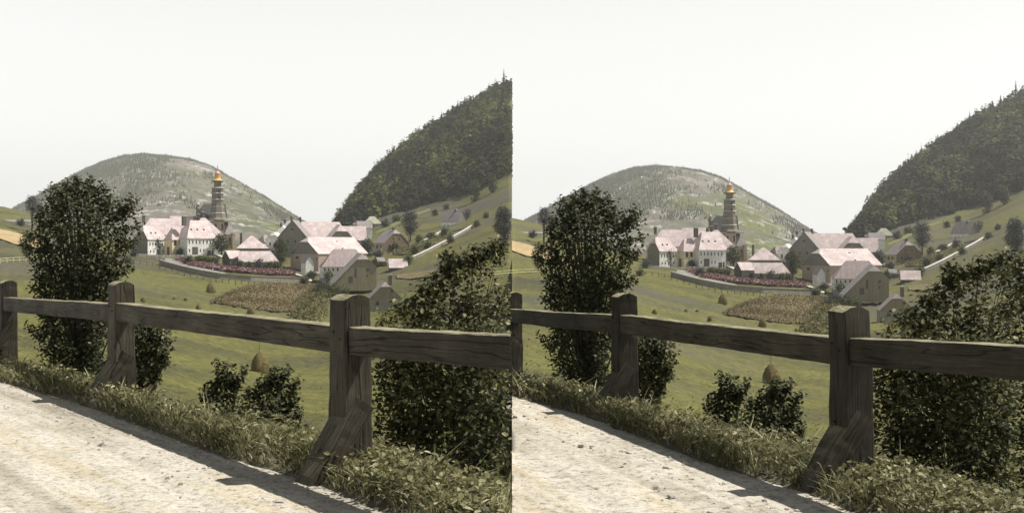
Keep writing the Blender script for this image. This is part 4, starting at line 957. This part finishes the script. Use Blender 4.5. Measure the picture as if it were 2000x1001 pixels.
# ------------------------------------------------------------------ verge grass, weeds, pebbles
for s in SIDES:
    rr = np.random.default_rng(91+s); n = 26000
    u = rr.uniform(-260 if s == 0 else 4, 1000 if s == 0 else 1260, n)
    wdt = np.interp(u, [0, 300, 600, 760, 1000], [1.25, 1.0, .85, 1.3, 1.4]); o_ = rr.beta(1.15, 1.1, n)*wdt + .03
    clump = np.sin(u*.09+o_*7)+np.sin(u*.23-o_*11+1)+np.sin(u*.031); keep = rr.uniform(-2.2, 1.2, n) < clump; u = u[keep]; o_ = o_[keep]; n = len(u)
    d = de(u)+o_; g = ground(s, u, d)
    hgt = rr.uniform(.025, .085, n)*(1+.5*np.sin(u*.05)**2)*np.where(rr.uniform(0, 1, n) < .04, 1.8, 1)*np.clip(o_*3+.4, .4, 1)
    lean = rr.normal(0, .85, (n, 2)); wd = rr.uniform(.0025, .0055, n)*np.clip(d/6, .8, 2.2)
    an = rr.uniform(0, math.pi, n); side = np.stack([np.cos(an), np.sin(an), 0*an], -1)
    l3 = np.concatenate([lean, np.zeros((n, 1))], 1)
    p0 = g-np.array([0, 0, .02]); p1 = g+l3*hgt[:, None]*.35+np.stack([0*an, 0*an, hgt*.6], -1); p2 = g+l3*hgt[:, None]*1.0+np.stack([0*an, 0*an, hgt*.95], -1)
    w_ = wd[:, None]
    V = np.stack([p0-side*w_, p0+side*w_, p1+side*w_*.9, p1-side*w_*.9, p2+side*w_*.15, p2-side*w_*.15], 1).reshape(-1, 3)
    if s == 0: V[:, 0] = np.minimum(V[:, 0], -.003)
    else: V[:, 0] = np.maximum(V[:, 0], 0)
    i = np.arange(n)*6; q = np.concatenate([np.stack([i, i+1, i+2, i+3], -1)[:, None], np.stack([i+3, i+2, i+4, i+5], -1)[:, None]], 1).reshape(-1, 4)
    tag(newmesh('grass', V, q, M['grass'], rnd=np.repeat(np.clip(rr.beta(2, 2.2, n)+.12*np.sin(u*.04), 0, 1), 2)), 'dry roadside grass along the fence, %s photo half' % SN[s], 'grass', kind='stuff')
    # short tufts on the meadow just below the road
    nt_ = 9000; ut = rr.uniform(0 if s == 0 else 8, 1000, nt_); dt = np.exp(rr.uniform(math.log(22), math.log(85), nt_)); kp = np.sin(ut*.07+dt*.5)+np.sin(ut*.023-dt*.21)+np.sin(dt*.9) > rr.uniform(-2, 2, nt_); ut = ut[kp]; dt = dt[kp]; gt = ground(s, ut, dt); nt_ = len(ut)
    ht = rr.uniform(.05, .16, nt_)*(dt/30)**.4; gt[:, 2] += ht*.3
    Vl, ql, rl = leafmesh(gt, ht*.8, rr.normal(0, .35, (nt_, 3))+np.array([0, -.3, 1.0]), np.clip(rr.beta(2, 3, nt_)*.8, 0, 1), rr, False, .7)
    tag(newmesh('meadow_tufts', Vl, ql, M['tufts'], rnd=rl), 'short grass tufts on the meadow below the road, %s photo half' % SN[s], 'grass', kind='stuff')
    # weeds with broad leaves
    n = 420; u = rr.uniform(-150 if s == 0 else 6, 998 if s == 0 else 1200, n); u[:160] = rr.uniform(700, 998, 160); d = de(u)+rr.uniform(.12, 1.15, n); g = ground(s, u, d); m = 12
    tip = rr.normal(0, .05, (n, m, 3)); tip[..., 2] = rr.uniform(.02, .13, (n, m)); pos = (g[:, None]+tip).reshape(-1, 3); ok = (pos[:, 0] < -.03) if s == 0 else (pos[:, 0] > .02)
    pos = pos[ok]; k_ = len(pos)
    Vl, ql, rl = leafmesh(pos, rr.uniform(.018, .045, k_), rr.normal(0, .5, (k_, 3))+np.array([0, 0, .9]), np.clip(rr.beta(2.2, 2, k_), 0, 1), rr, True)
    tag(newmesh('weeds', Vl, ql, M['grass'], rnd=rl), 'broad-leaved weeds mixed into the road verge, %s photo half' % SN[s], 'weeds', kind='stuff')
    # pebbles
    n = 900; u = rr.uniform(-200 if s == 0 else 6, 995 if s == 0 else 1200, n); d = de(u)-rr.gamma(1.2, .55, n)+.05; d = np.maximum(d, 2.2); x = Pv(s, u, 0*u, d)[:, 0]; sz = rr.gamma(2.2, .0026, n)+.0015
    ph = rr.normal(0, 1, (n, 8, 3))*.12
    cube = np.array([(-1, -1, -1), (1, -1, -1), (1, 1, -1), (-1, 1, -1), (-.7, -.7, .7), (.7, -.7, .7), (.7, .7, .7), (-.7, .7, .7)], float)
    base = np.stack([x, d, -23.0*s/F*d], -1)
    V = (base[:, None]+(cube[None]+ph*2.5)*sz[:, None, None]*np.array([1, 1, .6])).reshape(-1, 3); i = np.arange(n)*8
    fc = [[4, 5, 6, 7], [0, 1, 5, 4], [1, 2, 6, 5], [2, 3, 7, 6], [3, 0, 4, 7]]
    q = np.concatenate([np.stack([i+a for a in f], -1)[:, None] for f in fc], 1).reshape(-1, 4)
    tag(newmesh('pebbles', V, q, M['pebble']), 'loose pebbles scattered over the pale road, %s photo half' % SN[s], 'pebbles', kind='stuff')

# ------------------------------------------------------------------ roadside timber fence
def beam(name, L, wy, wz, root, seed, arch=0, n=26, ns=20, taper=0, amp=.0035, rnd_=.011, cut=None):
    """local x along the length; y, z cross-section"""
    rr = np.random.default_rng(seed); hy, hz = wy/2, wz/2
    ring = []
    for (cx, cz, a0) in ((hy-rnd_, hz-rnd_, 0), (-hy+rnd_, hz-rnd_, 90), (-hy+rnd_, -hz+rnd_, 180), (hy-rnd_, -hz+rnd_, 270)):
        for a in (0, 45, 90): ring.append((cx+rnd_*math.cos(math.radians(a0+a)), cz+rnd_*math.sin(math.radians(a0+a))))
    pts = []
    for i, p in enumerate(ring):                 # subdivide the flats
        q = ring[(i+1) % len(ring)]; pts.append(p)
        if math.hypot(p[0]-q[0], p[1]-q[1]) > rnd_*1.5:
            for t in (.25, .5, .75): pts.append((p[0]+(q[0]-p[0])*t, p[1]+(q[1]-p[1])*t))
    m = len(pts); ts = np.concatenate([np.linspace(0, 1, n)])
    off = np.cumsum(rr.normal(0, 1, (n, 2)), 0); off -= np.linspace(0, 1, n)[:, None]*off[-1]; off *= amp*.6
    ripple = rr.normal(0, 1, (n, m))*amp*.22 + rr.normal(0, 1, (1, m))*amp*.22
    V = []
    for i, t in enumerate(ts):
        sc_ = 1+taper*(1-t)
        for j, (y, z) in enumerate(pts):
            rr_ = 1+ripple[i, j]/max(.02, math.hypot(y, z)); x = t*L
            if arch: x = t*(L-arch*abs(y/hy)**2.2)
            V.append((x, y*sc_*rr_+off[i, 0], z*sc_*rr_+off[i, 1]))
    Fs = [[i*m+j, i*m+(j+1) % m, (i+1)*m+(j+1) % m, (i+1)*m+j] for i in range(n-1) for j in range(m)]
    # caps as strips mirrored in z
    for i, fl in ((0, 0), (n-1, 1)):
        order = list(range(m)); c = sorted(order, key=lambda j: pts[j][0])
        up = [j for j in order if pts[j][1] > 0]; lo = [j for j in order if pts[j][1] <= 0]
        up.sort(key=lambda j: pts[j][0]); lo.sort(key=lambda j: pts[j][0]); k_ = min(len(up), len(lo))
        for a in range(k_-1):
            f = [i*m+lo[a], i*m+lo[a+1], i*m+up[a+1], i*m+up[a]]; Fs.append(f if fl else f[::-1])
    if cut is not None:
        (cox, cax, cyx) = cut
        V = [((x if cox+x*cax+y*cyx < -.005 else (-.005-cox-y*cyx)/cax), y, z) for (x, y, z) in V]
    return newmesh(name, V, Fs, M['wood'], root, smooth=False)
def frame_from(o, origin, X, Y):
    X = Vector(X).normalized(); Y = Vector(Y); Y = (Y-Y.dot(X)*X).normalized(); Z = X.cross(Y)
    m = Matrix((X, Y, Z)).transposed().to_4x4(); m.translation = Vector(origin); o.matrix_basis = m
for s in SIDES:
    # posts: pixel column, depth, base v, top v
    specs = [(15, 11.2, 706, 547), (236, 8.33, 790, 549), (689, 5.55, 935, 574)]
    base = []
    for (u, d, vb, vt) in specs:
        uu = u + (1000 if s == 0 else 1000)          # same scene columns
        ul = u if s == 0 else u
        base.append((P(s, ul, vb, d), P(s, ul, vt, d)))
    pts = [b[0] for b in base]
    if s == 0: pts[0][0] = max(pts[0][0], -8)
    dv = pts[2]-pts[1]; dv[2] = 0; dlen = float(np.linalg.norm(dv)); dv /= dlen
    nv_ = np.array([-dv[1], dv[0], 0])               # to the valley side
    if nv_[1] < 0: nv_ = -nv_
    nxt = pts[2]+dv*dlen
    root = empty('timber_fence', pts[2]); tag(root, 'weathered grey timber post-and-rail fence along the road, %s photo half' % SN[s], 'fence', 'roadside timber fences')
    o0 = pts[2]
    view = pts[2][:2]/np.linalg.norm(pts[2][:2]); perp = np.array([view[1], -view[0]])
    fa = abs(float(np.dot(dv[:2], perp))); fb = abs(float(np.dot(nv_[:2], perp)))
    rng_ = 2000/5.55*np.cos(math.atan2(abs(pts[2][0]), pts[2][1]))**0
    wa = 31/360/fa; wb = 49/360/fb
    tops = []
    allp = list(zip(pts, [b[1][2] for b in base])) + ([(nxt, base[2][1][2]+.02)] if s == 1 else [])
    for i, (p, zt) in enumerate(allp):
        zb = -.35; h = zt - p[2] + .35
        po = beam('post', h, wb, wa, root, 10+i+7*s, arch=.03, taper=.16, n=24)
        # local x up, y valley-ward
        frame_from(po, Vector(p-o0)+Vector((0, 0, -.35)), (-.012*(i == 2), 0, 1), nv_)
        tops.append(zt)
        for (nx_, nz_) in ((h-.20, wa*.22), (h-.235, -wa*.2), (h-.62, .1*wa)):
            V, Fq = boxm(nx_-.006, nx_+.006, -wb/2-.009, -wb/2+.01, nz_-.006, nz_+.006); newmesh('nail', V, Fq, M['nail'], po)
        # nail heads
        # brace leaning from the road side against the post
        bl = .74
        a0 = np.array(p)-nv_*(.33)+np.array([0, 0, -.12]); a1 = np.array(p)+nv_*(wb*.17)+np.array([0, 0, .42])
        ax = a1-a0; L_ = float(np.linalg.norm(ax)); 
        br = beam('brace', L_, wa*1.04, .122, root, 40+i+7*s, n=16, taper=0)
        frame_from(br, Vector(a0+dv*wa*.06-o0), ax/L_, dv)
    # rails between posts
    rz = [(8.2, 590+16, 5.6, 632+24), (5.5, 632+28, 4.5, 650+36)]
    def railZ(u, v, d): return P(s, u, v, d)[2]
    zc = [P(s, 10, 577+16, 11.1)[2], P(s, 206, 592+17, 8.4)[2], P(s, 228, 591+18, 8.25)[2], P(s, 645, 632+27, 5.7)[2], P(s, 683, 636+27, 5.5)[2], P(s, 997, 651+35, 4.5)[2]]
    segs = [(pts[0], pts[1], zc[0], zc[1]), (pts[1], pts[2], zc[2], zc[3])]
    if s == 0:
        t_ = (-.006-pts[2][0])/dv[0]; endp = pts[2]+dv*t_; segs.append((pts[2], endp, zc[4], zc[5]))
    else:
        t_ = 1.36*(4.5/4.5); zn = zc[4]+(zc[5]-zc[4])*dlen/((5.5-4.5)/abs(dv[1])); segs.append((pts[2], nxt, zc[4], zn))
        segs.append((pts[0]-dv*2.5, pts[0], zc[0]-.03, zc[0]))
    if s == 0: segs.append((pts[0]-dv*dlen, pts[0], zc[0]-.05, zc[0]))
    for i, (a, b_, za, zb_) in enumerate(segs):
        A = np.array([a[0], a[1], za])+dv*(wa/2-.004); B = np.array([b_[0], b_[1], zb_])-dv*((wa/2-.004) if not (s == 0 and i == 2) else 0)
        sh_ = -nv_*.012
        cutq = (s == 0 and i == 2)
        if cutq: B = B + (B-A)*.12
        ax = B-A; L_ = float(np.linalg.norm(ax)); hh = .148; un = ax/L_; yv = nv_-nv_.dot(un)*un
        rl = beam('rail', L_, .115, hh, root, 70+i+9*s, n=30, amp=.0028, cut=((A+sh_)[0], un[0], yv[0]) if cutq else None)
        frame_from(rl, Vector(A+sh_-o0), ax/L_, nv_)

# ------------------------------------------------------------------ right-hand copies of everything registered
for (o, u, v, d, rel, label) in REG:
    c = copy_tree(o)
    if d is None: c.location = u; c.rotation_euler = (0, 0, v)
    else: c.location = P(1, u, v, d); c.rotation_euler = (0, 0, az(1, u)+rel)
    c['label'] = label.replace('{S}', 'right')

# ------------------------------------------------------------------ haze
if HAZE:
    V, Fq = boxm(-4000, 4000, -60, 5200, -700, 330); hz = newmesh('haze', V, Fq, bpy.data.materials.new('haze')); tag(hz, kind='stuff', label='thin summer haze filling the valley air', cat='haze')
    m = hz.data.materials[0]; m.use_nodes = True; t = m.node_tree; t.nodes.clear(); ou = t.nodes.new('ShaderNodeOutputMaterial'); pv = t.nodes.new('ShaderNodeVolumePrincipled')
    pv.inputs['Density'].default_value = HAZE; pv.inputs['Color'].default_value = (.95, .96, .97, 1); pv.inputs['Anisotropy'].default_value = .2
    t.links.new(pv.outputs[0], ou.inputs['Volume'])
